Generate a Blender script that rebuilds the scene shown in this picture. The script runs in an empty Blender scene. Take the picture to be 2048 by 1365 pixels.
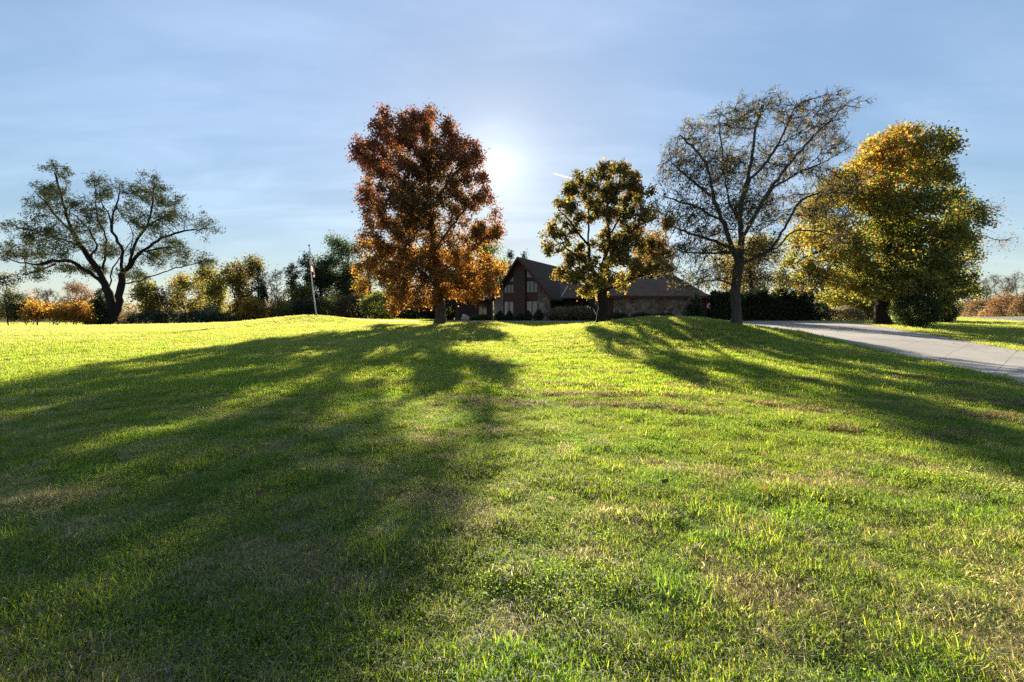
import bpy, math, random
import numpy as np
from mathutils import Vector

S = bpy.context.scene
COL = S.collection
R = math.radians

# ---------------------------------------------------------------- camera
FPX, CX, CY = 910.0, 1024.0, 682.5          # focal length and centre in photo pixels (2048 x 1365)
PITCH = math.atan(50.5 / FPX)               # looks slightly down
CAMZ = 1.55
cam = bpy.data.cameras.new('camera')
camo = bpy.data.objects.new('camera', cam)
COL.objects.link(camo)
camo.location = (0, 0, CAMZ)
camo.rotation_euler = (math.pi / 2 - PITCH, 0, 0)
cam.sensor_width = 36.0
cam.lens = FPX / 2048 * 36
cam.clip_start = 0.05
cam.clip_end = 60000
S.camera = camo
S.render.resolution_x, S.render.resolution_y = 1024, 682

# ---------------------------------------------------------------- light
SUN_EL, SUN_AZ = R(17.7), R(-1.9)           # azimuth from +Y towards +X
SUND = Vector((math.sin(SUN_AZ) * math.cos(SUN_EL), math.cos(SUN_AZ) * math.cos(SUN_EL), math.sin(SUN_EL)))
SKY_STRENGTH = 0.088
sun = bpy.data.lights.new('sun', 'SUN')
sun.energy = 5.0
sun.angle = R(0.53)
sun.color = (1.0, 0.88, 0.70)
suno = bpy.data.objects.new('sun', sun)
COL.objects.link(suno)
suno.rotation_euler = SUND.to_track_quat('Z', 'Y').to_euler()
suno.location = (0, 0, 60)

w = bpy.data.worlds.new('World')
S.world = w
w.use_nodes = True
nt = w.node_tree
nt.nodes.clear()
def N(t, kind, **kw):
    n = t.nodes.new(kind)
    for k, v in kw.items():
        setattr(n, k, v)
    return n
def math_(t, op, a, b=None, clamp=False):
    n = N(t, 'ShaderNodeMath', operation=op, use_clamp=clamp)
    for i, v in enumerate((a, b)):
        if v is None:
            continue
        if isinstance(v, (int, float)):
            n.inputs[i].default_value = v
        else:
            t.links.new(v, n.inputs[i])
    return n.outputs[0]
def mixc(t, f, a, b, mode='MIX'):
    n = N(t, 'ShaderNodeMix', data_type='RGBA', blend_type=mode)
    for i, v in ((0, f), (6, a), (7, b)):
        if isinstance(v, (int, float)):
            n.inputs[i].default_value = v
        elif isinstance(v, tuple):
            n.inputs[i].default_value = v if len(v) == 4 else v + (1,)
        else:
            t.links.new(v, n.inputs[i])
    return n.outputs[2]
def ramp(t, fac, stops):
    n = N(t, 'ShaderNodeValToRGB')
    e = n.color_ramp.elements
    while len(e) < len(stops):
        e.new(0.5)
    for k, (p, c) in zip(e, stops):
        k.position = p
        k.color = (c, c, c, 1) if isinstance(c, (int, float)) else tuple(c) + (1,)
    t.links.new(fac, n.inputs[0])
    return n.outputs[0]
def noise(t, vec, scale, detail=4, rough=0.55, dist=0.0):
    n = N(t, 'ShaderNodeTexNoise')
    n.inputs['Scale'].default_value = scale
    n.inputs['Detail'].default_value = detail
    n.inputs['Roughness'].default_value = rough
    n.inputs['Distortion'].default_value = dist
    if vec is not None:
        t.links.new(vec, n.inputs['Vector'])
    return n.outputs['Fac']
def mapping(t, vec, scale=(1, 1, 1), rot=(0, 0, 0), loc=(0, 0, 0)):
    n = N(t, 'ShaderNodeMapping')
    n.inputs['Scale'].default_value = scale
    n.inputs['Rotation'].default_value = rot
    n.inputs['Location'].default_value = loc
    t.links.new(vec, n.inputs['Vector'])
    return n.outputs[0]

sky = N(nt, 'ShaderNodeTexSky', sky_type='NISHITA', sun_disc=False, sun_elevation=SUN_EL, sun_rotation=SUN_AZ,
        altitude=250, air_density=1.0, dust_density=0.15, ozone_density=2.0)
tc = N(nt, 'ShaderNodeTexCoord')
nrm = N(nt, 'ShaderNodeVectorMath', operation='NORMALIZE')
nt.links.new(tc.outputs['Generated'], nrm.inputs[0])
D_ = nrm.outputs[0]
dot = N(nt, 'ShaderNodeVectorMath', operation='DOT_PRODUCT')
nt.links.new(D_, dot.inputs[0])
dot.inputs[1].default_value = SUND
dt = math_(nt, 'MAXIMUM', dot.outputs['Value'], 0.0)
sep = N(nt, 'ShaderNodeSeparateXYZ')
nt.links.new(D_, sep.inputs[0])
zz = math_(nt, 'ADD', math_(nt, 'MAXIMUM', sep.outputs[2], 0.0), 0.14)
comb = N(nt, 'ShaderNodeCombineXYZ')
nt.links.new(math_(nt, 'DIVIDE', sep.outputs[0], zz), comb.inputs[0])
nt.links.new(math_(nt, 'DIVIDE', sep.outputs[1], zz), comb.inputs[1])
c1 = noise(nt, mapping(nt, comb.outputs[0], (0.6, 1.3, 1), (0, 0, R(38))), 0.9, 6, 0.52, 0.6)
c2 = noise(nt, mapping(nt, comb.outputs[0], (1.2, 3.4, 1), (0, 0, R(28)), (3, 1, 0)), 1.1, 8, 0.6, 0.7)
cir = math_(nt, 'MULTIPLY', ramp(nt, c1, [(0.40, 0.0), (0.72, 1.0)]), ramp(nt, c2, [(0.30, 0.30), (0.75, 1.0)]))
hz_fade = ramp(nt, sep.outputs[2], [(0.0, 0.25), (0.16, 1.0)])
cir = math_(nt, 'MULTIPLY', cir, hz_fade)
g1 = math_(nt, 'MULTIPLY', math_(nt, 'POWER', dt, 4.0), 1.0)
g2 = math_(nt, 'POWER', dt, 260.0)
g3 = math_(nt, 'POWER', dt, 5000.0)
disc = ramp(nt, math_(nt, 'SUBTRACT', math_(nt, 'MULTIPLY', dt, 1000.0), 999.0), [(0.86, 0.0), (0.93, 1.0)])
hzn = math_(nt, 'POWER', math_(nt, 'SUBTRACT', 1.0, math_(nt, 'MINIMUM', math_(nt, 'MULTIPLY', math_(nt, 'ABSOLUTE', sep.outputs[2]), 3.2), 1.0)), 2.5)
bg1 = N(nt, 'ShaderNodeBackground')
hsv = N(nt, 'ShaderNodeHueSaturation')
hsv.inputs['Saturation'].default_value = 0.94
nt.links.new(sky.outputs[0], hsv.inputs['Color'])
bw = N(nt, 'ShaderNodeRGBToBW')
nt.links.new(hsv.outputs[0], bw.inputs[0])
# the aureole rolls off through thin high cloud instead of growing without limit
nt.links.new(math_(nt, 'DIVIDE', SKY_STRENGTH, math_(nt, 'ADD', 1.0, math_(nt, 'MULTIPLY', bw.outputs[0], SKY_STRENGTH * 4.2))), bg1.inputs[1])
nt.links.new(mixc(nt, 1.0, hsv.outputs[0], (1.0, 1.02, 1.02), 'MULTIPLY'), bg1.inputs[0])
bg2 = N(nt, 'ShaderNodeBackground')           # thin cirrus, forward-scattering round the sun
bg2.inputs[0].default_value = (0.90, 0.93, 1.0, 1)
cl = math_(nt, 'MULTIPLY', cir, math_(nt, 'ADD', 0.05, math_(nt, 'MULTIPLY', g1, 0.06)))
gl = math_(nt, 'ADD', math_(nt, 'MULTIPLY', g2, 0.09), math_(nt, 'ADD', math_(nt, 'MULTIPLY', g3, 0.6), math_(nt, 'MULTIPLY', disc, 25.0)))
nt.links.new(math_(nt, 'ADD', math_(nt, 'ADD', cl, gl), math_(nt, 'ADD', math_(nt, 'MULTIPLY', math_(nt, 'POWER', dt, 12.0), .03), math_(nt, 'MULTIPLY', hzn, .07))), bg2.inputs[1])
add = N(nt, 'ShaderNodeAddShader')
nt.links.new(bg1.outputs[0], add.inputs[0])
nt.links.new(bg2.outputs[0], add.inputs[1])
wo = N(nt, 'ShaderNodeOutputWorld')
nt.links.new(add.outputs[0], wo.inputs[0])

S.view_settings.view_transform = 'Standard'
S.view_settings.look = 'None'
S.view_settings.exposure = 1.85
S.view_settings.gamma = 1.0
S.view_settings.use_curve_mapping = False
S.cycles.use_denoising = False
S.cycles.max_bounces = 8
S.cycles.diffuse_bounces = 4
S.cycles.transmission_bounces = 6
S.cycles.sample_clamp_indirect = 6.0

# ---------------------------------------------------------------- terrain
def sstep(a, b, x):
    t = np.clip((np.asarray(x, float) - a) / (b - a), 0, 1)
    return t * t * (3 - 2 * t)
_PY = [-60, 0, 5, 10, 15, 20, 26, 32, 38, 45, 55, 100, 4000]
_PZ = [-0.1, 0, .02, .05, .12, .3, .55, .77, .86, .97, 1.02, 1.0, 0.8]
_rng0 = np.random.default_rng(3)
_T = _rng0.random((256, 256))
def vnoise(x, y):
    x = np.asarray(x, float); y = np.asarray(y, float)
    xi = np.floor(x).astype(int); yi = np.floor(y).astype(int)
    fx = x - xi; fy = y - yi
    fx = fx * fx * (3 - 2 * fx); fy = fy * fy * (3 - 2 * fy)
    a = _T[xi % 256, yi % 256]; b = _T[(xi + 1) % 256, yi % 256]
    c = _T[xi % 256, (yi + 1) % 256]; d = _T[(xi + 1) % 256, (yi + 1) % 256]
    return (a * (1 - fx) + b * fx) * (1 - fy) + (c * (1 - fx) + d * fx) * fy
def fbm(x, y, o=4):
    s, a, n = 0, 1, 0
    for i in range(o):
        s = s + a * vnoise(np.asarray(x) * 2 ** i + 17 * i, np.asarray(y) * 2 ** i + 31 * i); n += a; a *= .5
    return s / n
def hgt(X, Y):
    X = np.asarray(X, float); Y = np.asarray(Y, float)
    k = np.interp(Y - 1.5, _PY, _PZ) * .33 + np.interp(Y, _PY, _PZ) * .34 + np.interp(Y + 1.5, _PY, _PZ) * .33
    k = k - 1.25 * sstep(-14, -56, X) * sstep(24, 65, Y)
    k = k + 0.98 * np.exp(-.5 * ((X - 8.3) / 3.9) ** 2 - .5 * ((Y - 23.5) / 4.0) ** 2)
    k = k + 0.62 * np.exp(-.5 * ((X + 20.2) / 3.0) ** 2 - .5 * ((Y - 45) / 4.5) ** 2)
    k = k + .30 * sstep(36, 60, X) * sstep(42, 76, Y)
    fade = sstep(70, 25, Y)
    k = k + fade * .10 * (fbm(X * .22 + 5, Y * .22, 3) - .5) + sstep(30, 10, Y) * .045 * (fbm(X * 1.7, Y * 1.7, 2) - .5)
    return k
cp, sp = math.cos(PITCH), math.sin(PITCH)
def ray(px, py):
    u = (px - CX) / FPX; v = (py - CY) / FPX
    return np.array([u, cp - v * sp, -sp - v * cp])
def at(px, py, Y):                             # the place seen at a photo pixel, Y metres ahead
    d = ray(px, py)
    return np.array([0, 0, CAMZ]) + d * (Y / d[1])
def gnd(px, py):                               # the ground seen at a photo pixel
    d = ray(px, py); t = 0.5
    while t < 400:
        p = d * t
        if p[2] + CAMZ < hgt(p[0], p[1]):
            break
        t *= 1.004
    return np.array([d[0] * t, d[1] * t])
def spot(px, Y):                               # ground point in a photo column
    X = (px - CX) / FPX * Y / (cp + 0.05 * sp)
    return np.array([X, Y, float(hgt(X, Y))])

# ---------------------------------------------------------------- object helpers
def setp(o, label=None, cat=None, group=None, kind=None):
    if label: o['label'] = label
    if cat: o['category'] = cat
    if group: o['group'] = group
    if kind: o['kind'] = kind
    return o
def thing(name, loc, label, cat, group=None):
    o = bpy.data.objects.new(name, None)
    o.empty_display_size = 0.3
    COL.objects.link(o)
    o.location = tuple(float(v) for v in loc)
    return setp(o, label, cat, group)
def mk(name, V, Q=None, T=None, mat=None, parent=None, col=None, smooth=False, link=True):
    V = np.asarray(V, np.float32).reshape(-1, 3)
    Q = np.zeros((0, 4), np.int32) if Q is None else np.asarray(Q, np.int32).reshape(-1, 4)
    T = np.zeros((0, 3), np.int32) if T is None else np.asarray(T, np.int32).reshape(-1, 3)
    me = bpy.data.meshes.new(name)
    me.vertices.add(len(V)); me.vertices.foreach_set('co', V.ravel())
    loops = np.concatenate([Q.ravel(), T.ravel()])
    me.loops.add(len(loops)); me.loops.foreach_set('vertex_index', loops)
    starts = np.concatenate([np.arange(len(Q)) * 4, len(Q) * 4 + np.arange(len(T)) * 3]).astype(np.int32)
    me.polygons.add(len(starts)); me.polygons.foreach_set('loop_start', starts)
    if smooth:
        me.polygons.foreach_set('use_smooth', np.ones(len(starts), bool))
    if col is not None:
        a = me.attributes.new('col', 'FLOAT_COLOR', 'POINT')
        c4 = np.ones((len(V), 4), np.float32); c4[:, :3] = col
        a.data.foreach_set('color', c4.ravel())
    me.update(calc_edges=True); me.validate()
    if mat: me.materials.append(mat)
    o = bpy.data.objects.new(name, me)
    if link: COL.objects.link(o)
    if parent: o.parent = parent
    return o
class MB:
    def __init__(s): s.v = []; s.f = []
    def face_solid(s, pts, off):
        """extrude a planar polygon (3D points) by vector off"""
        n = len(pts); b = len(s.v)
        s.v += [tuple(p) for p in pts] + [tuple(np.asarray(p) + np.asarray(off)) for p in pts]
        s.f += [tuple(range(b, b + n)), tuple(range(b + 2 * n - 1, b + n - 1, -1))]
        for i in range(n):
            j = (i + 1) % n
            s.f.append((b + i, b + n + i, b + n + j, b + j))
    def box(s, x0, x1, y0, y1, z0, z1):
        s.face_solid([(x0, y0, z0), (x1, y0, z0), (x1, y1, z0), (x0, y1, z0)], (0, 0, z1 - z0))
    def tube(s, pts, rad, n=8):
        pts = np.asarray(pts, float); b = len(s.v)
        rad = np.broadcast_to(np.asarray(rad, float), (len(pts),))
        tg = np.gradient(pts, axis=0); tg /= np.linalg.norm(tg, axis=1)[:, None]
        ref = np.array([1, 0, 0.]) if abs(tg[0][0]) < .8 else np.array([0, 1, 0.])
        a = np.cross(tg, ref); a /= np.linalg.norm(a, axis=1)[:, None]
        c = np.cross(tg, a)
        for i in range(len(pts)):
            for k in range(n):
                an = 2 * math.pi * k / n
                s.v.append(tuple(pts[i] + rad[i] * (math.cos(an) * a[i] + math.sin(an) * c[i])))
        for i in range(len(pts) - 1):
            for k in range(n):
                k2 = (k + 1) % n
                s.f.append((b + i * n + k, b + i * n + k2, b + (i + 1) * n + k2, b + (i + 1) * n + k))
        s.f.append(tuple(b + k for k in range(n - 1, -1, -1)))
        s.f.append(tuple(b + (len(pts) - 1) * n + k for k in range(n)))
    def ball(s, c, r, sc=(1, 1, 1), seg=10, rings=6):
        b = len(s.v)
        for i in range(rings + 1):
            th = math.pi * i / rings
            for k in range(seg):
                ph = 2 * math.pi * k / seg
                s.v.append((c[0] + r * sc[0] * math.sin(th) * math.cos(ph), c[1] + r * sc[1] * math.sin(th) * math.sin(ph), c[2] + r * sc[2] * math.cos(th)))
        for i in range(rings):
            for k in range(seg):
                k2 = (k + 1) % seg
                s.f.append((b + i * seg + k, b + (i + 1) * seg + k, b + (i + 1) * seg + k2, b + i * seg + k2))
    def build(s, name, mat, parent=None, xf=None, smooth=False):
        me = bpy.data.meshes.new(name)
        v = [tuple(xf(*p)) for p in s.v] if xf else s.v
        me.from_pydata(v, [], s.f)
        import bmesh
        bm = bmesh.new(); bm.from_mesh(me)
        bmesh.ops.recalc_face_normals(bm, faces=bm.faces); bm.to_mesh(me); bm.free()
        if smooth:
            for p in me.polygons: p.use_smooth = True
        me.materials.append(mat)
        o = bpy.data.objects.new(name, me); COL.objects.link(o)
        if parent: o.parent = parent
        return o

# ---------------------------------------------------------------- materials
def newmat(name):
    m = bpy.data.materials.new(name); m.use_nodes = True
    t = m.node_tree; t.nodes.clear()
    o = N(t, 'ShaderNodeOutputMaterial')
    return m, t, o
def pbsdf(t, o, col, rough=0.8, spec=0.3, bump=None, bstr=0.4, bdist=0.02, metal=0):
    b = N(t, 'ShaderNodeBsdfPrincipled')
    if isinstance(col, tuple): b.inputs['Base Color'].default_value = col + (1,)
    else: t.links.new(col, b.inputs['Base Color'])
    b.inputs['Roughness'].default_value = rough
    b.inputs['Specular IOR Level'].default_value = spec
    b.inputs['Metallic'].default_value = metal
    if bump is not None:
        bn = N(t, 'ShaderNodeBump'); bn.inputs['Strength'].default_value = bstr; bn.inputs['Distance'].default_value = bdist
        t.links.new(bump, bn.inputs['Height']); t.links.new(bn.outputs[0], b.inputs['Normal'])
    t.links.new(b.outputs[0], o.inputs[0])
    return b
def leaf_material(name, trans=0.5, gloss=0.025, tboost=1.25):
    m, t, o = newmat(name)
    a = N(t, 'ShaderNodeAttribute', attribute_name='col')
    d = N(t, 'ShaderNodeBsdfDiffuse'); tr = N(t, 'ShaderNodeBsdfTranslucent'); g = N(t, 'ShaderNodeBsdfGlossy')
    g.inputs['Roughness'].default_value = 0.6; g.inputs['Color'].default_value = (.8, .8, .8, 1)
    t.links.new(a.outputs['Color'], d.inputs[0])
    tcx = mixc(t, 1.0, a.outputs['Color'], (tboost, tboost, tboost * .85), 'MULTIPLY')
    t.links.new(tcx, tr.inputs[0])
    m1 = N(t, 'ShaderNodeMixShader'); m1.inputs[0].default_value = trans
    t.links.new(d.outputs[0], m1.inputs[1]); t.links.new(tr.outputs[0], m1.inputs[2])
    m2 = N(t, 'ShaderNodeMixShader'); m2.inputs[0].default_value = gloss
    t.links.new(m1.outputs[0], m2.inputs[1]); t.links.new(g.outputs[0], m2.inputs[2])
    t.links.new(m2.outputs[0], o.inputs[0])
    return m
def bark_material(name, c0, c1):
    m, t, o = newmat(name)
    tcn = N(t, 'ShaderNodeTexCoord')
    v = mapping(t, tcn.outputs['Object'], (1, 1, .16))
    n1 = noise(t, v, 14, 6, .65, .4); n2 = noise(t, tcn.outputs['Object'], 1.3, 3)
    c = mixc(t, ramp(t, n1, [(.35, 0.), (.65, 1.)]), c0, c1)
    c = mixc(t, math_(t, 'MULTIPLY', n2, .5), c, tuple(x * .6 for x in c0))
    pbsdf(t, o, c, .9, .2, n1, .9, .05)
    return m
M = {}
M['leaf'] = leaf_material('leaf', .60, .025, 1.5)
M['leaf_oak'] = leaf_material('leaf_oak', .56, .025, 1.4)
M['leaf_thin'] = leaf_material('leaf_thin', .6, .02)
M['needle'] = leaf_material('needle', .2, .02)
M['bark'] = bark_material('bark', (.055, .045, .036), (.15, .125, .10))
M['bark_dark'] = bark_material('bark_dark', (.018, .015, .012), (.045, .037, .03))
M['bark_mid'] = bark_material('bark_mid', (.045, .038, .031), (.13, .112, .092))
M['bark_pale'] = bark_material('bark_pale', (.2, .18, .15), (.42, .39, .34))

def mat_simple(name, c, rough=.7, spec=.3, var=.25, sc=6, metal=0):
    m, t, o = newmat(name)
    tcn = N(t, 'ShaderNodeTexCoord')
    n1 = noise(t, tcn.outputs['Object'], sc, 5)
    cc = mixc(t, n1, tuple(x * (1 - var) for x in c), tuple(min(1, x * (1 + var)) for x in c))
    pbsdf(t, o, cc, rough, spec, n1, .2, .01, metal)
    return m
def mat_boards(name, c, period=.2, horiz=False, var=.3):
    m, t, o = newmat(name)
    tcn = N(t, 'ShaderNodeTexCoord')
    sx = N(t, 'ShaderNodeSeparateXYZ'); t.links.new(tcn.outputs['Object'], sx.inputs[0])
    co = sx.outputs[2] if horiz else math_(t, 'ADD', sx.outputs[0], math_(t, 'MULTIPLY', sx.outputs[1], .43))
    k = math_(t, 'DIVIDE', co, period)
    fr = math_(t, 'FRACT', k)
    gap = ramp(t, fr, [(0.0, 0.15), (0.06, 1.0), (0.94, 1.0), (1.0, 0.15)])
    wn = N(t, 'ShaderNodeTexWhiteNoise', noise_dimensions='1D'); t.links.new(math_(t, 'FLOOR', k), wn.inputs['W'])
    gr = noise(t, mapping(t, tcn.outputs['Object'], (8, 8, .7) if not horiz else (.7, 8, 8)), 3, 5)
    c2 = mixc(t, math_(t, 'MULTIPLY', math_(t, 'ADD', wn.outputs[0], gr), .5), tuple(x * (1 - var) for x in c), tuple(x * (1 + var) for x in c))
    c3 = mixc(t, gap, tuple(x * .25 for x in c), c2)
    pbsdf(t, o, c3, .8, .25, gap, .6, .02)
    return m
def mat_stone(name):
    m, t, o = newmat(name)
    tcn = N(t, 'ShaderNodeTexCoord')
    nz = N(t, 'ShaderNodeTexNoise'); nz.inputs['Scale'].default_value = 1.2; nz.inputs['Detail'].default_value = 3
    t.links.new(tcn.outputs['Object'], nz.inputs['Vector'])
    wv = N(t, 'ShaderNodeVectorMath', operation='MULTIPLY_ADD')
    t.links.new(nz.outputs['Color'], wv.inputs[0]); wv.inputs[1].default_value = (.5, .5, .5); t.links.new(tcn.outputs['Object'], wv.inputs[2])
    v1 = N(t, 'ShaderNodeTexVoronoi', feature='F1'); v1.inputs['Scale'].default_value = 1.9
    v2 = N(t, 'ShaderNodeTexVoronoi', feature='DISTANCE_TO_EDGE'); v2.inputs['Scale'].default_value = 1.9
    t.links.new(wv.outputs[0], v1.inputs['Vector']); t.links.new(wv.outputs[0], v2.inputs['Vector'])
    sc = N(t, 'ShaderNodeSeparateColor'); t.links.new(v1.outputs['Color'], sc.inputs[0])
    rc = ramp(t, sc.outputs[0], [(0.0, (.10, .085, .075)), (.3, (.30, .24, .19)), (.55, (.42, .35, .28)), (.75, (.20, .15, .13)), (1., (.50, .46, .41))])
    fine = noise(t, tcn.outputs['Object'], 9, 5)
    rc = mixc(t, math_(t, 'MULTIPLY', fine, .6), rc, (.12, .10, .09))
    ed = ramp(t, v2.outputs['Distance'], [(0.0, 0.0), (.05, 1.0)])
    c = mixc(t, ed, (.12, .11, .10), rc)
    pbsdf(t, o, c, .9, .2, ed, .8, .04)
    return m
def mat_shingle(name, c):
    m, t, o = newmat(name)
    tcn = N(t, 'ShaderNodeTexCoord')
    sx = N(t, 'ShaderNodeSeparateXYZ'); t.links.new(tcn.outputs['Object'], sx.inputs[0])
    k = math_(t, 'DIVIDE', sx.outputs[2], .13)
    row = math_(t, 'FLOOR', k)
    al = math_(t, 'ADD', math_(t, 'ADD', sx.outputs[0], math_(t, 'MULTIPLY', sx.outputs[1], .8)), math_(t, 'MULTIPLY', row, .37))
    cb = N(t, 'ShaderNodeCombineXYZ'); t.links.new(math_(t, 'FLOOR', math_(t, 'DIVIDE', al, .3)), cb.inputs[0]); t.links.new(row, cb.inputs[1])
    wn = N(t, 'ShaderNodeTexWhiteNoise', noise_dimensions='2D'); t.links.new(cb.outputs[0], wn.inputs['Vector'])
    big = noise(t, tcn.outputs['Object'], .7, 4)
    f = math_(t, 'ADD', math_(t, 'MULTIPLY', wn.outputs[0], .5), math_(t, 'MULTIPLY', big, .5))
    cc = mixc(t, f, tuple(x * .6 for x in c), tuple(x * 1.4 for x in c))
    gap = ramp(t, math_(t, 'FRACT', k), [(0., .5), (.15, 1.)])
    cc = mixc(t, gap, tuple(x * .4 for x in c), cc)
    pbsdf(t, o, cc, .95, .06, gap, .5, .02)
    return m
M['stone'] = mat_stone('fieldstone')
M['shingle'] = mat_shingle('brown_shingle', (.10, .072, .056))
M['shingle_tan'] = mat_shingle('tan_shingle', (.17, .115, .08))
M['board_brown'] = mat_boards('brown_boards', (.095, .062, .048), .22)
M['board_dark'] = mat_boards('dark_boards', (.05, .036, .03), .25)
M['board_red'] = mat_boards('red_boards', (.16, .045, .04), .18)
M['trim_red'] = mat_simple('red_trim', (.10, .032, .028), .6)
M['trim_dark'] = mat_simple('dark_trim', (.06, .03, .027), .6)
M['white'] = mat_simple('white_paint', (.75, .74, .72), .45, .4, .08)
M['pole'] = mat_simple('pole_metal', (.62, .62, .60), .4, .5, .12)
M['rock'] = mat_simple('rock', (.42, .38, .34), .9, .2, .3, 3)
M['curtain'] = mat_simple('curtain_cloth', (.55, .53, .5), .9, .1, .15)
M['soil'] = mat_simple('mulch', (.045, .034, .026), .95, .1, .5, 9)
m, t, o = newmat('vapour'); tb = N(t, 'ShaderNodeBsdfTranslucent'); tb.inputs[0].default_value = (.95, .95, .95, 1); t.links.new(tb.outputs[0], o.inputs[0])
M['vapour_trail'] = m
m, t, o = newmat('glass')
pbsdf(t, o, (.02, .028, .035), .04, .9)
M['glass'] = m

# lawn soil/thatch below the blades
m, t, o = newmat('lawn')
geo = N(t, 'ShaderNodeNewGeometry')
P_ = geo.outputs['Position']
n1 = noise(t, P_, .35, 5, .6); n2 = noise(t, P_, 3.0, 6, .65); n3 = noise(t, P_, 22, 4, .7)
c = mixc(t, ramp(t, n1, [(.35, 0.), (.65, 1.)]), (.12, .14, .03), (.19, .17, .05))
c = mixc(t, ramp(t, n2, [(.45, 0.), (.75, .8)]), c, (.22, .18, .08))
c = mixc(t, ramp(t, n3, [(.38, 1.), (.66, 0.)]), c, (.035, .04, .015))
pbsdf(t, o, c, 1.0, .05, n3, .7, .03)
M['lawn'] = m
# concrete
m, t, o = newmat('concrete_drive')
geo = N(t, 'ShaderNodeNewGeometry'); P_ = geo.outputs['Position']
n1 = noise(t, P_, .5, 6, .6); n2 = noise(t, P_, 14, 5, .6); n3 = noise(t, P_, 120, 2)
c = mixc(t, ramp(t, n1, [(.3, 0.), (.7, 1.)]), (.25, .232, .205), (.385, .362, .325))
c = mixc(t, ramp(t, n2, [(.5, 0.), (.8, .6)]), c, (.19, .175, .16))
c = mixc(t, math_(t, 'MULTIPLY', n3, .3), c, (.28, .26, .24))
att = N(t, 'ShaderNodeUVMap', uv_map='uv')
su = N(t, 'ShaderNodeSeparateXYZ'); t.links.new(att.outputs[0], su.inputs[0])
wob = math_(t, 'MULTIPLY', math_(t, 'SUBTRACT', noise(t, P_, 1.5, 3), .5), .10)
def joint(coord, per, wd):
    fr = math_(t, 'ABSOLUTE', math_(t, 'SUBTRACT', math_(t, 'FRACT', math_(t, 'DIVIDE', math_(t, 'ADD', coord, wob), per)), .5))
    return math_(t, 'GREATER_THAN', fr, .5 - wd / per)
j = math_(t, 'MAXIMUM', joint(su.outputs[0], 3.2, .022), joint(su.outputs[1], 3.6, .022))
vo = N(t, 'ShaderNodeTexVoronoi', feature='DISTANCE_TO_EDGE'); vo.inputs['Scale'].default_value = .22
vd = N(t, 'ShaderNodeVectorMath', operation='MULTIPLY_ADD'); nzc = N(t, 'ShaderNodeTexNoise'); nzc.inputs['Scale'].default_value = .8; nzc.inputs['Detail'].default_value = 6
t.links.new(P_, nzc.inputs['Vector']); t.links.new(nzc.outputs['Color'], vd.inputs[0]); vd.inputs[1].default_value = (2, 2, 2); t.links.new(P_, vd.inputs[2]); t.links.new(vd.outputs[0], vo.inputs['Vector'])
crk = math_(t, 'LESS_THAN', vo.outputs['Distance'], .004)
j = math_(t, 'MAXIMUM', j, crk)
c = mixc(t, math_(t, 'MULTIPLY', j, .8), c, (.06, .055, .05))
pbsdf(t, o, c, .85, .3, n2, .15, .01)
M['concrete'] = m
m, t, o = newmat('asphalt')
geo = N(t, 'ShaderNodeNewGeometry')
n1 = noise(t, geo.outputs['Position'], 2, 6)
pbsdf(t, o, mixc(t, n1, (.10, .095, .10), (.20, .19, .19)), .9, .3)
M['asphalt'] = m

# ---------------------------------------------------------------- the ground, one sheet to the horizon
def geom(a, b, n): return list(np.geomspace(a, b, n))
ys = np.array([-60, -40, -25, -15, -8, -4] + list(np.arange(-2, 62, .4)) + list(np.arange(62, 130, 3)) + geom(132, 6000, 30))
xp = np.array(list(np.arange(0, 40, .45)) + list(np.arange(40, 100, 2)) + geom(102, 6000, 28))
xs = np.concatenate([-xp[:0:-1], xp])
GX, GY = np.meshgrid(xs, ys)
GZ = hgt(GX, GY)
V = np.stack([GX, GY, GZ], -1).reshape(-1, 3)
nx, ny = len(xs), len(ys)
ii = (np.arange(ny - 1)[:, None] * nx + np.arange(nx - 1)[None]).ravel()
setp(mk('lawn', V, np.stack([ii, ii + 1, ii + nx + 1, ii + nx], -1), mat=M['lawn'], smooth=True), kind='structure')

def strip(name, A, B, mat, lift=.03, nseg=110, nc=14):
    def rs(P, n):
        P = np.asarray(P, float); d = np.r_[0, np.cumsum(np.linalg.norm(np.diff(P, axis=0), axis=1))]
        # smooth resample
        tt = np.linspace(0, d[-1], n)
        q = np.stack([np.interp(tt, d, P[:, k]) for k in range(2)], -1)
        for _ in range(6):
            q[1:-1] = .25 * q[:-2] + .5 * q[1:-1] + .25 * q[2:]
        return q
    a, b = rs(A, nseg), rs(B, nseg)
    fr = np.linspace(0, 1, nc)[None, :, None]
    G = a[:, None] * (1 - fr) + b[:, None] * fr
    z = hgt(G[..., 0], G[..., 1]) + lift
    V = np.concatenate([G, z[..., None]], -1)
    # edge skirt down into the turf
    i = (np.arange(nseg - 1)[:, None] * nc + np.arange(nc - 1)[None]).ravel()
    Q = np.stack([i, i + 1, i + nc + 1, i + nc], -1)
    o = mk(name, V.reshape(-1, 3), Q, mat=mat, smooth=True)
    uv = o.data.uv_layers.new(name='uv')
    mid = .5 * (a + b); s = np.r_[0, np.cumsum(np.linalg.norm(np.diff(mid, axis=0), axis=1))]
    wd = np.linalg.norm(a - b, axis=1)
    UV = np.stack([np.broadcast_to(s[:, None], (nseg, nc)), wd[:, None] * fr[0, :, 0][None]], -1).reshape(-1, 2)
    li = np.empty(len(o.data.loops), np.int32); o.data.loops.foreach_get('vertex_index', li)
    uv.data.foreach_set('uv', UV[li].astype(np.float32).ravel())
    setp(o, kind='structure')
    return a, b
DA = [gnd(2420, 880), gnd(2048, 772), gnd(1850, 724), gnd(1700, 690), gnd(1610, 670), (16.3, 27.5), (16.5, 32), (15.5, 38), (11, 42), (4, 43.6), (-4, 44.2), (-12, 44.4), (-20, 47), (-40, 52)]
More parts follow.
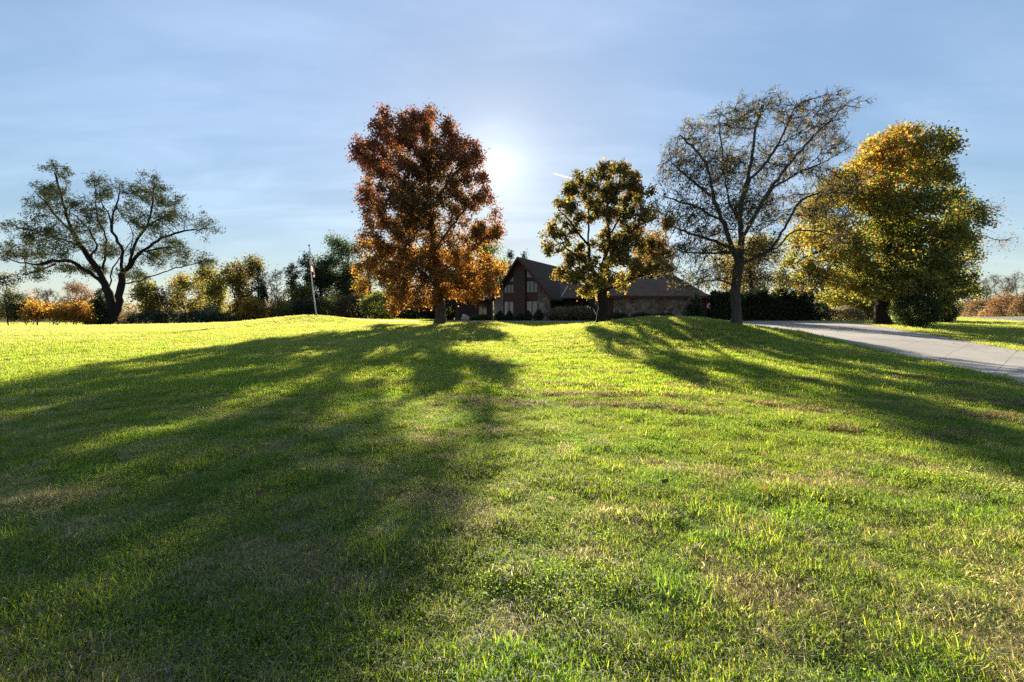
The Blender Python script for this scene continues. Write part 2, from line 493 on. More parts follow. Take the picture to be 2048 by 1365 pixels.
DB = [gnd(2420, 752), gnd(2048, 704), gnd(1850, 668), gnd(1750, 652), (30.2, 38), (31.5, 44), (30, 47.0), (23, 47.6), (14, 48.2), (4, 48.3), (-4, 48.3), (-12, 48.3), (-20, 50), (-40, 55)]
dA, dB = strip('driveway', DA, DB, M['concrete'])
drive_poly = np.concatenate([dA, dB[::-1]])
rA, rB = strip('road', [(35.4, 25), (49.6, 44), (68.5, 70), (110, 127), (140, 168)], [(42, 20), (56.3, 39), (80, 71), (110.7, 113), (147, 163)], M['asphalt'], .05, 70, 6)
road_poly = np.concatenate([rA, rB[::-1]])
def inpoly(X, Y, P):
    x0, y0 = P[:, 0], P[:, 1]; x1, y1 = np.roll(x0, -1), np.roll(y0, -1)
    ins = np.zeros(len(X), bool)
    for a, b, c, d in zip(x0, y0, x1, y1):
        if b == d: continue
        cr = ((b > Y) != (d > Y)) & (X < (c - a) * (Y - b) / (d - b) + a)
        ins ^= cr
    return ins

# ---------------------------------------------------------------- tree growing
def unit(v): return v / np.maximum(np.linalg.norm(v, axis=-1, keepdims=True), 1e-9)
def sample_blobs(blobs, n, rng):
    B = np.asarray(blobs, float)
    vol = B[:, 3] * B[:, 4] * B[:, 5]
    k = rng.choice(len(B), n, p=vol / vol.sum())
    d = unit(rng.normal(size=(n, 3))) * (rng.random((n, 1)) ** .40)
    return B[k, :3] + d * B[k, 3:6]
def grow(limbs, attr, D, kill, rng, maxit=70, trop=0.0, jit=.18):
    pos, par = [], []
    for li, L in enumerate(limbs):
        L = np.asarray(L, float)
        seg = np.linalg.norm(np.diff(L, axis=0), axis=1); d = np.r_[0, np.cumsum(seg)]
        n = max(2, int(d[-1] / D) + 1)
        tt = np.linspace(0, d[-1], n)
        q = np.stack([np.interp(tt, d, L[:, k]) for k in range(3)], -1)
        if n > 4: q[1:-1] = .25 * q[:-2] + .5 * q[1:-1] + .25 * q[2:]
        q[1:-1] += rng.normal(size=(n - 2, 3)) * D * .08
        if li == 0:
            p = -1; st = 0
        else:
            P = np.asarray(pos); p = int(np.argmin(np.linalg.norm(P - q[0], axis=1))); st = 1
        for v in q[st:]:
            pos.append(v); par.append(p); p = len(pos) - 1
    P = np.asarray(pos); par = list(par)
    A = attr; nd = np.full(len(A), 1e9); ni = np.zeros(len(A), int)
    def upd(newp, base):
        nonlocal nd, ni
        for s0 in range(0, len(newp), 400):
            q = newp[s0:s0 + 400]
            d = np.sqrt(np.maximum((A ** 2).sum(1)[:, None] + (q ** 2).sum(1)[None] - 2 * A @ q.T, 0))
            j = d.argmin(1); dm = d[np.arange(len(A)), j]
            b = dm < nd
            nd[b] = dm[b]; ni[b] = base + s0 + j[b]
    upd(P, 0)
    alive = nd > kill
    for it in range(maxit):
        if not alive.any(): break
        idx = ni[alive]
        dv = unit(A[alive] - P[idx])
        acc = np.zeros((len(P), 3)); np.add.at(acc, idx, dv)
        u = np.unique(idx)
        dirv = unit(unit(acc[u]) + rng.normal(size=(len(u), 3)) * jit + np.array([0, 0, trop]))
        newp = P[u] + D * dirv
        base = len(P)
        P = np.concatenate([P, newp]); par += list(u)
        upd(newp, base)
        alive &= nd > kill
    return P, np.asarray(par)
def radii(P, par, R0, rtip):
    n = len(P); nch = np.zeros(n, int)
    for p in par:
        if p >= 0: nch[p] += 1
    cnt = np.where(nch == 0, 1.0, 0.0)
    for i in range(n - 1, 0, -1): cnt[par[i]] += cnt[i]
    e = max(1.5, math.log(max(cnt[0], 3)) / math.log(R0 / rtip))
    return rtip * cnt ** (1 / e), nch
def tubes(P, par, r, rng, flare=True, rmin_draw=0.0):
    n = len(P); ch = [[] for _ in range(n)]
    for i in range(1, n):
        if par[i] >= 0: ch[par[i]].append(i)
    VV, QQ, base = [], [], 0
    stack = [(None, 0)]
    while stack:
        p0, i = stack.pop()
        chain = [i]
        while ch[chain[-1]]:
            c = ch[chain[-1]]; m_ = max(c, key=lambda k: r[k])
            for k in c:
                if k != m_: stack.append((chain[-1], k))
            chain.append(m_)
        pts = P[chain]; rr = r[chain].copy()
        if p0 is not None:
            pts = np.concatenate([P[p0][None], pts]); rr = np.r_[min(rr[0] * 1.25, r[p0]), rr]
        else:
            hh = pts[:, 2] - pts[0, 2]
            if flare: rr = rr * (1 + .75 * np.exp(-hh / (.9 * rr[0] + .05)))
        if len(pts) < 2: continue
        ns = 10 if rr.max() > .16 else 6 if rr.max() > .05 else 3
        tg = unit(np.gradient(pts, axis=0))
        ref = unit(np.cross(tg.mean(0), rng.normal(size=3)))
        a = unit(ref - tg * (tg @ ref)[:, None]); b = np.cross(tg, a)
        an = np.arange(ns) * 2 * math.pi / ns
        lump = 1 + (.12 * np.sin(an * 3 + rng.random() * 6) if ns == 10 else 0 * an)
        ring = pts[:, None] + (rr[:, None] * lump[None])[..., None] * (np.cos(an)[None, :, None] * a[:, None] + np.sin(an)[None, :, None] * b[:, None])
        VV.append(ring.reshape(-1, 3))
        m_ = len(pts); i0 = (np.arange(m_ - 1)[:, None] * ns + np.arange(ns)[None])
        i1 = (np.arange(m_ - 1)[:, None] * ns + (np.arange(ns)[None] + 1) % ns)
        QQ.append(np.stack([i0, i1, i1 + ns, i0 + ns], -1).reshape(-1, 4) + base)
        base += m_ * ns
    return np.concatenate(VV), np.concatenate(QQ)
def leaf_quads(P, L, Wd, rng, droop=.3, fold=True, outward=None):
    n = len(P)
    L = np.broadcast_to(L, (n,)) * rng.uniform(.65, 1.3, n); Wd = np.broadcast_to(Wd, (n,)) * rng.uniform(.7, 1.25, n)
    ax = rng.normal(size=(n, 3)); ax[:, 2] -= droop
    if outward is not None: ax += outward
    ax = unit(ax)
    sd = unit(np.cross(ax, rng.normal(size=(n, 3))))
    nm = np.cross(ax, sd)
    b = P - ax * (L * .5)[:, None]; tip = P + ax * (L * .5)[:, None]
    lift = nm * (Wd * .25)[:, None]
    l = P + sd * (Wd * .5)[:, None] + lift; r_ = P - sd * (Wd * .5)[:, None] + lift
    V = np.stack([b, l, tip, r_], 1).reshape(-1, 3)
    Q = np.arange(4 * n).reshape(-1, 4)
    return V, Q
PAL = {
 'green':      [(.075, .11, .022), (.05, .085, .02), (.11, .13, .03)],
 'leafgreen':  [(.14, .19, .03), (.11, .16, .028), (.18, .21, .035)],
 'dark':       [(.03, .05, .018), (.04, .06, .02), (.055, .07, .028)],
 'darkneedle': [(.022, .04, .022), (.03, .052, .028), (.045, .062, .035)],
 'bluegreen':  [(.06, .085, .06), (.045, .07, .05), (.085, .105, .075)],
 'olive':      [(.10, .10, .025), (.075, .085, .02), (.14, .12, .03), (.11, .08, .03)],
 'yellow':     [(.36, .25, .035), (.28, .22, .04), (.20, .19, .035), (.42, .26, .04)],
 'yellowgreen':[(.20, .21, .035), (.14, .17, .03), (.28, .24, .04)],
 'orange':     [(.44, .17, .025), (.48, .24, .03), (.36, .11, .02), (.40, .27, .04)],
 'rust':       [(.20, .085, .035), (.15, .065, .03), (.25, .12, .05)],
 'brown':      [(.15, .10, .06), (.12, .075, .045), (.19, .13, .08)],
 'tan':        [(.30, .23, .15), (.25, .19, .12), (.36, .28, .20), (.2, .18, .08)],
 'silver':     [(.17, .17, .10), (.13, .14, .08), (.24, .22, .14)],
 'red':        [(.20, .045, .025), (.13, .03, .02), (.27, .07, .03)],
}
def palcol(name, n, rng):
    if isinstance(name, str): name = {name: 1}
    ks = list(name); wt = np.array([name[k] for k in ks], float); wt /= wt.sum()
    pick = rng.choice(len(ks), n, p=wt)
    out = np.zeros((n, 3))
    for i, k in enumerate(ks):
        m_ = pick == i
        pc = np.asarray(PAL[k]); out[m_] = pc[rng.integers(0, len(pc), m_.sum())]
    return out * rng.uniform(.75, 1.25, (n, 1))
def plant_mesh(root, limbs, attr, R0, rtip, D, kill, nleaf, L, Wd, sig, colf, rng, leafmat, barkmat, trop=.0, thr=None, droop=.3, twigs=0, twig_len=.5, twig_droop=0.0, jit=.18, clus=1.0):
    P, par = grow(limbs, attr, D, kill, rng, trop=trop, jit=jit)
    r, nch = radii(P, par, R0, rtip)
    V, Q = tubes(P, par, r, rng)
    T = None
    thr = thr or rtip * 2.2
    thin = np.where(r < thr)[0]
    outd = unit(P - P[np.maximum(par, 0)])
    leafbase = P[thin]; leafdir = outd[thin]
    if twigs:
        k = rng.choice(thin, twigs)
        d = unit(outd[k] + rng.normal(size=(twigs, 3)) * .55 + np.array([0, 0, -twig_droop]))
        ln = twig_len * rng.uniform(.4, 1.3, twigs)
        mid = P[k] + d * (ln * .55)[:, None]
        d2 = unit(d + rng.normal(size=(twigs, 3)) * .35 + np.array([0, 0, -twig_droop]))
        tip = mid + d2 * (ln * .45)[:, None]
        s1 = unit(np.cross(d, rng.normal(size=(twigs, 3)))); s2 = np.cross(d, s1)
        w_ = rtip * .8
        Vt, Tt, Qt, b0 = [], [], [], len(V)
        for an in (0, 2.094, 4.189):
            o_ = (math.cos(an) * s1 + math.sin(an) * s2)
            Vt.append(np.stack([P[k] + o_ * w_, mid + o_ * w_ * .75, tip + o_ * w_ * .35], 1))
        Vt = np.stack(Vt, 2).reshape(-1, 3)      # twig, station(3), side(3)
        ib = b0 + np.arange(twigs) * 9
        for s_ in range(2):
            for a in range(3):
                b = (a + 1) % 3
                Qt.append(np.stack([ib + s_ * 3 + a, ib + s_ * 3 + b, ib + s_ * 3 + 3 + b, ib + s_ * 3 + 3 + a], -1))
        V = np.concatenate([V, Vt]); Q = np.concatenate([Q] + Qt)
        leafbase = np.concatenate([leafbase, mid, tip, tip]); leafdir = np.concatenate([leafdir, d, d2, d2])
    mk('trunk', V, Q, T, barkmat, root, smooth=True)
    if nleaf:
        sub = rng.permutation(len(leafbase))[:max(20, int(len(leafbase) * clus))]
        wsub = rng.uniform(.3, 1, len(sub))
        k = sub[rng.choice(len(sub), nleaf, p=wsub / wsub.sum())]
        Lp = leafbase[k] + rng.normal(size=(nleaf, 3)) * sig
        z0 = limbs[0][0][2]
        Lp[:, 2] = np.maximum(Lp[:, 2], z0 + .1)
        c = colf(Lp, rng)
        V, Q = leaf_quads(Lp, L, Wd, rng, droop, outward=leafdir[k] * .7)
        mk('crown', V, Q, None, leafmat, root, col=np.repeat(c, 4, axis=0))
    return P

def hero(name, label, px, Y, zoom, trunk, limbs, blobs, R0, depth, n_attr, D, kill, nleaf, L, Wd, sig, colf, seed, leafmat, barkmat, copies=2, cat='tree', **kw):
    """zoom = (ox, oy, scale): traced coordinates -> photo pixels"""
    rng = np.random.default_rng(seed)
    ox, oy, sc = zoom
    base = spot(px, Y)
    root = thing(name, base, label, cat)
    f2 = lambda x, y: (ox + x / sc, oy + y / sc)
    def loc(x, y, d=0.0):
        q = f2(x, y); return at(q[0], q[1], Y + d) - base
    tl = [np.zeros(3)] + [loc(x, y) for x, y in trunk]
    tl[0][2] = -.15
    LL = [tl]
    for L_ in limbs:
        d = rng.uniform(-.55, .55) * depth
        n_ = len(L_)
        LL.append([loc(x, y, d * (k / (n_ - 1)) ** .8 if k else 0) for k, (x, y) in enumerate(L_)])
    bl = []
    xs_ = [b[0] for b in blobs]; cx_, hw = .5 * (min(xs_) + max(xs_)), .5 * (max(xs_) - min(xs_)) + 30
    for b in blobs:
        x, y, rx = b[:3]; ry = b[3] if len(b) > 3 else rx
        lim = depth * math.sqrt(max(.05, 1 - ((x - cx_) / hw) ** 2))
        for c_ in range(copies):
            d = rng.uniform(-1, 1) * lim
            j = .25 if c_ else 0.0
            p = loc(x + rng.normal() * rx * j, y + rng.normal() * ry * j, d)
            m_ = Y / FPX / sc
            bl.append((p[0], p[1], p[2], rx * m_, max(.5 * (rx + ry) * m_, .3), ry * m_))
    attr = sample_blobs(bl, n_attr, rng)
    attr = attr[attr[:, 2] > .7]
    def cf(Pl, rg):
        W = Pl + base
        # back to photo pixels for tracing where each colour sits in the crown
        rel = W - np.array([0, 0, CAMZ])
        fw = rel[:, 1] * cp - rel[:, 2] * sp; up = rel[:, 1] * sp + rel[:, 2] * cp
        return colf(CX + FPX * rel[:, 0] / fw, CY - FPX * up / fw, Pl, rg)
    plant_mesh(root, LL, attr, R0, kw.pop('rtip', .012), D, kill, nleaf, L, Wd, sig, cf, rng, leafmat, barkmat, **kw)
    return root

def mixpal(n, rng, *pw):
    """pw: (palette, weight array) -> colours"""
    Wt = np.stack([np.broadcast_to(np.maximum(w_, 0), (n,)) for _, w_ in pw], 1) + 1e-6
    Wt /= Wt.sum(1, keepdims=True)
    u = rng.random((n, 1)); k = (u > np.cumsum(Wt, 1)).sum(1).clip(0, len(pw) - 1)
    out = np.zeros((n, 3))
    for i, (p, _) in enumerate(pw):
        m_ = k == i; out[m_] = palcol(p, int(m_.sum()), rng)
    return out
def clump(P, s, o=0):                          # smooth pseudo-noise through the crown, 0..1
    return np.clip(.5 + .5 * np.sin(P[:, 0] * s + 1.7 * np.sin(P[:, 1] * s * .8 + o)) * np.cos(P[:, 2] * s * 1.1 + o + np.sin(P[:, 0] * s * .6)), 0, 1)

# ---------------------------------------------------------------- the house
hb = np.array([1.15, 55.0]); HZ = float(hgt(hb[0], hb[1]))
house = thing('house', (hb[0], hb[1], HZ), 'brown A-frame stone house with long low garage wing behind the driveway', 'house')
TH = R(28)
def HX(s, y, z): return (s * math.cos(TH) + y * math.sin(TH), -s * math.sin(TH) + y * math.cos(TH), z)
def WX(x, y, z): return (x - hb[0], y - hb[1], z - HZ)          # world to house coordinates
WH, EV, AP = 3.75, 2.85, 7.35
sl = (AP - EV) / WH
top = lambda s: AP - sl * abs(s)
def panel(name, poly, y0, y1, mat, parent=house):
    b = MB(); b.face_solid([(s, y0, z) for s, z in poly], (0, y1 - y0, 0)); return b.build(name, mat, parent, HX)
# body (side and rear walls) and front stone piers
b = MB(); b.face_solid([(-WH, .05, -.4), (WH, .05, -.4), (WH, .05, EV), (0, .05, AP), (-WH, .05, EV)], (0, 12, 0)); b.build('wall', M['board_dark'], house, HX)
panel('stone_wall', [(-WH - .02, -.4), (-2.45, -.4), (-2.45, top(2.45) - .02), (-WH - .02, EV - .02)], -.16, .02, M['stone'])
panel('stone_wall', [(2.2, -.4), (WH + .02, -.4), (WH + .02, EV - .02), (2.2, top(2.2) - .02)], -.16, .02, M['stone'])
panel('board_panel', [(-.95, -.4), (.6, -.4), (.6, top(.6) - .03), (0, AP - .03), (-.95, top(.95) - .03)], -.34, .02, M['board_brown'])
panel('spandrel', [(.602, 2.35), (2.198, 2.35), (2.198, 3.2), (.602, 3.2)], -.05, .02, M['trim_red'])
panel('spandrel', [(-2.448, 2.35), (-.952, 2.35), (-.952, 3.2), (-2.448, 3.2)], -.05, .02, M['trim_red'])
panel('gable_infill', [(.602, 4.75), (2.198, 4.75), (.602, top(.602) - .03)], -.02, .02, M['trim_red'])
panel('gable_infill', [(-2.448, 4.4), (-.952, 4.4), (-.952, top(.952) - .03), (-2.448, top(2.448) - .03)], -.02, .02, M['trim_dark'])
panel('stone_base', [(.602, -.4), (2.198, -.4), (2.198, .45), (.602, .45)], -.1, .02, M['stone'])
panel('stone_base', [(-2.448, -.4), (-.952, -.4), (-.952, .45), (-2.448, .45)], -.1, .02, M['stone'])
def window(poly, bars, fm, y=-.03, cur=False):
    g = panel('window', poly, y, y + .02, M['glass'])
    P_ = np.asarray(poly, float); c = P_.mean(0)
    fb = MB(); w_ = .09
    n = len(P_)
    inn = c + (P_ - c) * (1 - 2 * w_ / np.maximum(np.ptp(P_, axis=0), .3))
    for i in range(n):
        j = (i + 1) % n
        fb.face_solid([(P_[i][0], y - .05, P_[i][1]), (P_[j][0], y - .05, P_[j][1]), (inn[j][0], y - .05, inn[j][1]), (inn[i][0], y - .05, inn[i][1])], (0, .045, 0))
    for (x0, x1, z0, z1) in bars: fb.box(x0, x1, y - .045, y - .006, z0, z1)
    fb.build('frame', fm, g, HX)
    if cur:
        cb = MB(); x0, x1 = P_[:, 0].min() + .1, P_[:, 0].max() - .1; z0, z1 = P_[:, 1].min() + .1, P_[:, 1].max() - .1
        for (a, d) in cur:
            for k in range(4):
                xx = x0 + (x1 - x0) * (a + (d - a) * k / 4)
                cb.box(xx, xx + (x1 - x0) * (d - a) / 4 * .8, y - .004 - .001 * k, y - .002 - .001 * (k - 1) - .001, z0, z1)
        cb.build('curtain', M['curtain'], g, HX)
wl = lambda a, b_, c_, d: [(a, c_), (b_, c_), (b_, d), (a, d)]
window(wl(.62, 2.18, 3.22, 4.72), [(1.1, 1.17, 3.3, 4.65), (1.63, 1.70, 3.3, 4.65)], M['trim_dark'])
window([(.66, 5.02), (1.62, 5.02), (.66, 6.12)], [], M['trim_red'], -.045)
window(wl(.62, 2.18, .47, 2.33), [(1.37, 1.43, .55, 2.25)], M['trim_dark'], cur=[(0.02, .16), (.26, .42), (.86, .97)])
window(wl(-2.43, -.97, 3.22, 4.38), [(-1.95, -1.89, 3.3, 4.3), (-1.47, -1.41, 3.3, 4.3)], M['trim_dark'])
window(wl(-2.43, -.97, .47, 2.33), [(-1.73, -1.67, .55, 2.25)], M['trim_dark'], cur=[(.05, .3), (.72, .95)])
window([(-1.75, 4.62), (-1.02, 4.62), (-1.02, 5.5)], [], M['trim_dark'], -.045)
# steep roof: two slabs with a forward prow at the ridge
def slab(pts, th, mat, name='roof', parent=house, xf=HX):
    p = [np.asarray(q, float) for q in pts]; nrm_ = np.cross(p[1] - p[0], p[2] - p[0]); nrm_ /= np.linalg.norm(nrm_)
    if nrm_[2] < 0: nrm_ = -nrm_
    b = MB(); b.face_solid([q + nrm_ * .01 for q in p], nrm_ * th); return b.build(name, mat, parent, xf)
oh = .42
rf = slab([(0, -1.05, AP), (0, 12.3, AP), (WH + oh, 12.3, EV - oh * sl), (WH + oh, -.55, EV - oh * sl)], .14, M['shingle'])
slab([(0, -1.05, AP), (0, 12.3, AP), (-WH - oh, 12.3, EV - oh * sl), (-WH - oh, -.55, EV - oh * sl)], .14, M['shingle'])
for sg in (1, -1):
    b = MB(); e = np.array([sg * (WH + oh), -.60, EV - oh * sl]); a = np.array([0, -1.10, AP])
    b.face_solid([a + (0, 0, .17), e + (0, 0, .17), e - (0, 0, .16), a - (0, 0, .16)], (0, .045, 0)); b.build('barge_board', M['trim_dark'] if sg < 0 else M['trim_red'], house, HX)
b = MB(); b.box(WH + oh, WH + oh + .12, -.5, 12.2, EV - oh * sl - .1, EV - oh * sl + .04); b.build('gutter', M['trim_dark'], house, HX)
# low left wing with a small window
b = MB(); b.box(*[0] * 6) if False else None
lw = MB(); lw.box(-7.2 - hb[0], -2.6 - hb[0], 58.0 - 55, 63 - 55, -.4, 2.55); lw.build('wall', M['board_dark'], house)
slab([WX(-7.7, 57.3, HZ + 2.5), WX(-2.6, 57.3, HZ + 2.5), WX(-2.6, 60.5, HZ + 4.0), WX(-7.7, 60.5, HZ + 4.0)], .14, M['shingle'], xf=lambda *p: p)
slab([WX(-7.7, 63.7, HZ + 2.5), WX(-2.6, 63.7, HZ + 2.5), WX(-2.6, 60.5, HZ + 4.0), WX(-7.7, 60.5, HZ + 4.0)], .14, M['shingle'], xf=lambda *p: p)
def wwin(x0, x1, y, z0, z1, nb=1, fm='trim_dark'):
    g = MB(); g.box(x0, x1, y - .02, y - .004, z0, z1); go = g.build('window', M['glass'], house, WX)
    f = MB(); w_ = .07
    f.box(x0, x1, y - .06, y - .022, z0, z0 + w_); f.box(x0, x1, y - .06, y - .022, z1 - w_, z1)
    f.box(x0, x0 + w_, y - .06, y - .022, z0 + w_, z1 - w_); f.box(x1 - w_, x1, y - .06, y - .022, z0 + w_, z1 - w_)
    for k in range(nb):
        xm = x0 + (x1 - x0) * (k + 1) / (nb + 1); f.box(xm - .03, xm + .03, y - .06, y - .022, z0 + w_, z1 - w_)
    f.build('frame', M[fm], go, WX)
wwin(-4.35, -3.15, 57.99, HZ + .55, HZ + 2.1, 1, 'board_brown')
# middle entry wing
mw = MB(); mw.box(6.2 - hb[0], 12.5 - hb[0], 1.2, 7.5, -.4, 2.62); mw.build('wall', M['board_dark'], house)
wwin(8.5, 9.7, 56.19, HZ + .3, HZ + 2.25, 1)
dg = MB(); dg.box(10.2, 11.15, 56.12, 56.19, HZ + .05, HZ + 2.2); dgo = dg.build('door', M['board_brown'], house, WX)
dh = MB(); dh.ball((10.32, 56.09, HZ + 1.1), .05); dh.build('handle', M['pole'], dgo, WX)
slab([WX(5.9, 55.4, HZ + 2.58), WX(12.6, 55.4, HZ + 2.58), WX(12.6, 59.4, HZ + 4.5), WX(5.9, 59.4, HZ + 4.5)], .14, M['shingle_tan'], xf=lambda *p: p)
fl = MB(); fl.tube([(6.0, 55.55, HZ + 2.85), (7.0, 57.3, HZ + 4.25)], .05, 6); fl.build('valley_flashing', M['white'], house, WX)
# garage wing: boards, then field stone, hipped roof
gy = 50.0; gz = HZ
gw = MB(); gw.box(9.2, 21.2, gy, gy + 8, gz - .5, gz + 2.6); gw.build('wall', M['board_dark'], house, WX)
st = MB(); st.box(11.05, 20.2, gy - .18, gy - .004, gz - .5, gz + 2.57); st.build('stone_wall', M['stone'], house, WX)
bd = MB(); bd.box(9.2, 11.0, gy - .12, gy - .004, gz - .5, gz + 2.57); bd.build('board_panel', M['board_brown'], house, WX)
slab([(9.0, gy - .7, gz + 2.55), (21.5, gy - .7, gz + 2.55), (19.0, gy + 4, gz + 4.75), (9.0, gy + 4, gz + 4.75)], .14, M['shingle_tan'], xf=WX)
slab([(9.0, gy + 8.7, gz + 2.55), (21.5, gy + 8.7, gz + 2.55), (19.0, gy + 4, gz + 4.75), (9.0, gy + 4, gz + 4.75)], .14, M['shingle_tan'], xf=WX)
slab([(21.5, gy - .7, gz + 2.55), (21.5, gy + 8.7, gz + 2.55), (19.0, gy + 4, gz + 4.75)], .14, M['shingle_tan'], xf=WX)
fa = MB(); fa.box(9.0, 21.5, gy - .78, gy - .71, gz + 2.42, gz + 2.66); fa.build('fascia', M['trim_red'], house, WX)
rw = MB(); rw.box(20.25, 21.3, gy - .22, gy - .005, gz - .5, gz + 2.5); rw.build('red_wall', M['board_red'], house, WX)
rp = MB(); rp.box(21.0, 21.42, gy - .5, gy - .23, gz - .5, gz + 2.5); rp.build('post', M['trim_red'], house, WX)
lm = MB(); lm.box(21.14, 21.3, gy - .62, gy - .505, gz + 1.35, gz + 1.85); lm.build('wall_lamp', M['white'], house, WX)
# rear block whose pyramid roof shows above the ridge
rb = MB(); rb.box(17.0, 24.6, gy + 8.75, gy + 16, gz - .5, gz + 3.0); rb.build('wall', M['board_dark'], house, WX)
ap = (20.9, gy + 11.5, gz + 6.3)
cr = [(16.4, gy + 8.2, gz + 2.95), (25.2, gy + 8.2, gz + 2.95), (25.2, gy + 16.6, gz + 2.95), (16.4, gy + 16.6, gz + 2.95)]
for k in range(4): slab([cr[k], cr[(k + 1) % 4], ap], .14, M['shingle'], xf=WX)
# planting bed in front of the house
BX, BY = np.meshgrid(np.linspace(-9, 20.5, 60), np.linspace(0, 1, 8))
byn = 48.35 + 0 * BX; byf = np.where(BX < 4, 57.5, np.where(BX < 9, 56, 49.9))
BYY = byn + (byf - byn) * BY
bi = (np.arange(7)[:, None] * 60 + np.arange(59)[None]).ravel()
setp(mk('mulch_bed', np.stack([BX, BYY, hgt(BX, BYY) + .05], -1).reshape(-1, 3), np.stack([bi, bi + 1, bi + 61, bi + 60], -1), mat=M['soil']), kind='structure')

# ---------------------------------------------------------------- flagpole and flag
fp = spot(633.5, 45.3); fz = at(633, 493, 45.3)[2] - fp[2]
pole = thing('flagpole', fp, 'tall slim white flagpole leaning slightly on the grassy mound', 'flagpole')
tipx = -.58
ft = lambda z: (tipx * (z / fz) - .10 * math.sin(math.pi * z / fz), 0, z)
b = MB(); b.tube([ft(z) for z in np.linspace(-.1, fz, 12)], np.linspace(.075, .038, 12), 8); b.build('pole', M['pole'], pole, smooth=True)
b = MB(); b.ball(ft(fz + .09), .09); b.build('finial', M['trim_dark'], pole, smooth=True)
b = MB(); b.tube([np.asarray(ft(z)) + (.09, -.03, 0) for z in np.linspace(1.2, fz - .15, 8)], .008, 4); b.build('halyard', M['white'], pole)
rng = np.random.default_rng(5)
nu, nv = 26, 34
FV, FC = [], []
z_top = at(633, 519, 45.3)[2] - fp[2]
for j in range(nv):                            # limp flag: j runs down the hoist, then down the hanging fly
    v = j / (nv - 1)
    for i in range(nu):
        u = i / (nu - 1)
        zc_ = z_top - 1.15 * v * (1 - .35 * u) - 1.05 * u * (.55 + .45 * v) - .12 * u * math.sin(9 * v)
        wid = .10 + .34 * u * (1 - .55 * u) * (.5 + .9 * v)
        xx = ft(z_top - 1.15 * v)[0] + .06 + wid * (1 if u > 0 else 0) * min(1, u * 4) + .05 * math.sin(14 * u + 5 * v)
        yy = .10 * math.sin(11 * u + 2.2 * v) * min(1, 3 * u) + .06 * math.sin(23 * u - 3 * v) * u
        FV.append((xx, yy, zc_))
        stripe = int(v * 12.999) % 2 == 0
        c = (.45, .03, .04) if stripe else (.72, .70, .68)
        if u < .42 and v < 7 / 13:
            c = (.03, .04, .16)
            if (i % 3 == 1 and j % 3 == 1): c = (.75, .75, .75)
        FC.append(c)
fi = (np.arange(nv - 1)[:, None] * nu + np.arange(nu - 1)[None]).ravel()
fo = mk('flag', FV, np.stack([fi, fi + 1, fi + nu + 1, fi + nu], -1), mat=leaf_material('flag_cloth', .45, .02), col=np.asarray(FC), smooth=True)
fo.location = tuple(fp)
setp(fo, 'limp stars and stripes flag hanging furled from the leaning white pole', 'flag')

# ---------------------------------------------------------------- the five big trees
hero('willow_tree', 'huge dark wide-spreading tree with forked trunk on the far left lawn', 235, 70, (0, 300, 3.591),
     [(810, 1150), (800, 1080), (785, 1030)],
     [[(785, 1030), (740, 960), (640, 880), (540, 810), (480, 790), (380, 800), (250, 830), (100, 800), (20, 765)],
      [(380, 800), (420, 815), (330, 850), (230, 880), (180, 900)],
      [(770, 990), (720, 870), (640, 770), (580, 690), (520, 580), (480, 480), (440, 330), (400, 180)],
      [(520, 580), (420, 500), (330, 380), (250, 300)],
      [(580, 690), (450, 650), (300, 590), (120, 560)],
      [(785, 1010), (735, 880), (770, 690), (750, 590), (690, 480), (690, 330), (680, 230)],
      [(640, 770), (700, 700), (640, 560), (540, 470)],
      [(845, 1190), (860, 1040), (880, 900), (860, 800), (890, 720), (830, 640), (790, 540), (800, 480), (730, 400), (720, 300)],
      [(790, 500), (830, 420), (860, 330), (860, 240)],
      [(880, 900), (930, 800), (960, 650), (950, 560), (850, 440)],
      [(890, 880), (1000, 740), (1150, 640), (1280, 590), (1420, 570), (1530, 560)],
      [(920, 820), (980, 650), (1060, 550), (1090, 420), (1110, 240)],
      [(1060, 550), (1180, 480), (1260, 430)],
      [(870, 960), (960, 960), (1050, 920), (1200, 870), (1350, 830), (1500, 800)],
      [(1000, 740), (1180, 700), (1300, 700)],
      [(785, 1010), (800, 860), (870, 760), (960, 640)]],
     [(420, 170, 85, 70), (265, 260, 80, 50), (400, 300, 120, 60), (310, 390, 100, 70), (480, 400, 100, 80), (680, 220, 75, 60), (730, 300, 60, 60),
      (860, 250, 70, 50), (1105, 230, 80, 70), (990, 320, 110, 70), (1160, 350, 90, 80), (140, 550, 110, 55), (300, 590, 130, 80), (70, 700, 90, 55), (200, 740, 150, 75),
      (480, 550, 110, 70), (430, 680, 140, 70), (260, 890, 100, 45), (620, 460, 90, 60), (680, 560, 90, 60), (900, 440, 100, 70), (1050, 540, 110, 70), (1250, 460, 110, 60),
      (1400, 500, 100, 55), (1490, 565, 90, 65), (1250, 690, 110, 50), (1150, 780, 120, 60), (1460, 800, 90, 45), (1310, 740, 90, 45), (780, 720, 120, 60), (600, 850, 130, 35), (980, 900, 110, 40)],
     0.85, 6.5, 3400, .75, 1.1, 34000, .36, .11, .30,
     lambda px, py, P, rg: mixpal(len(P), rg, ('dark', 1.2), ('green', .7), ('olive', .7), ('yellowgreen', np.where(px > 270, .15, .03) + .5 * (py > 500) * (px > 250))),
     11, M['needle'], M['bark_dark'], rtip=.022, droop=.5, twigs=4500, twig_len=.9, twig_droop=.15, clus=.13)

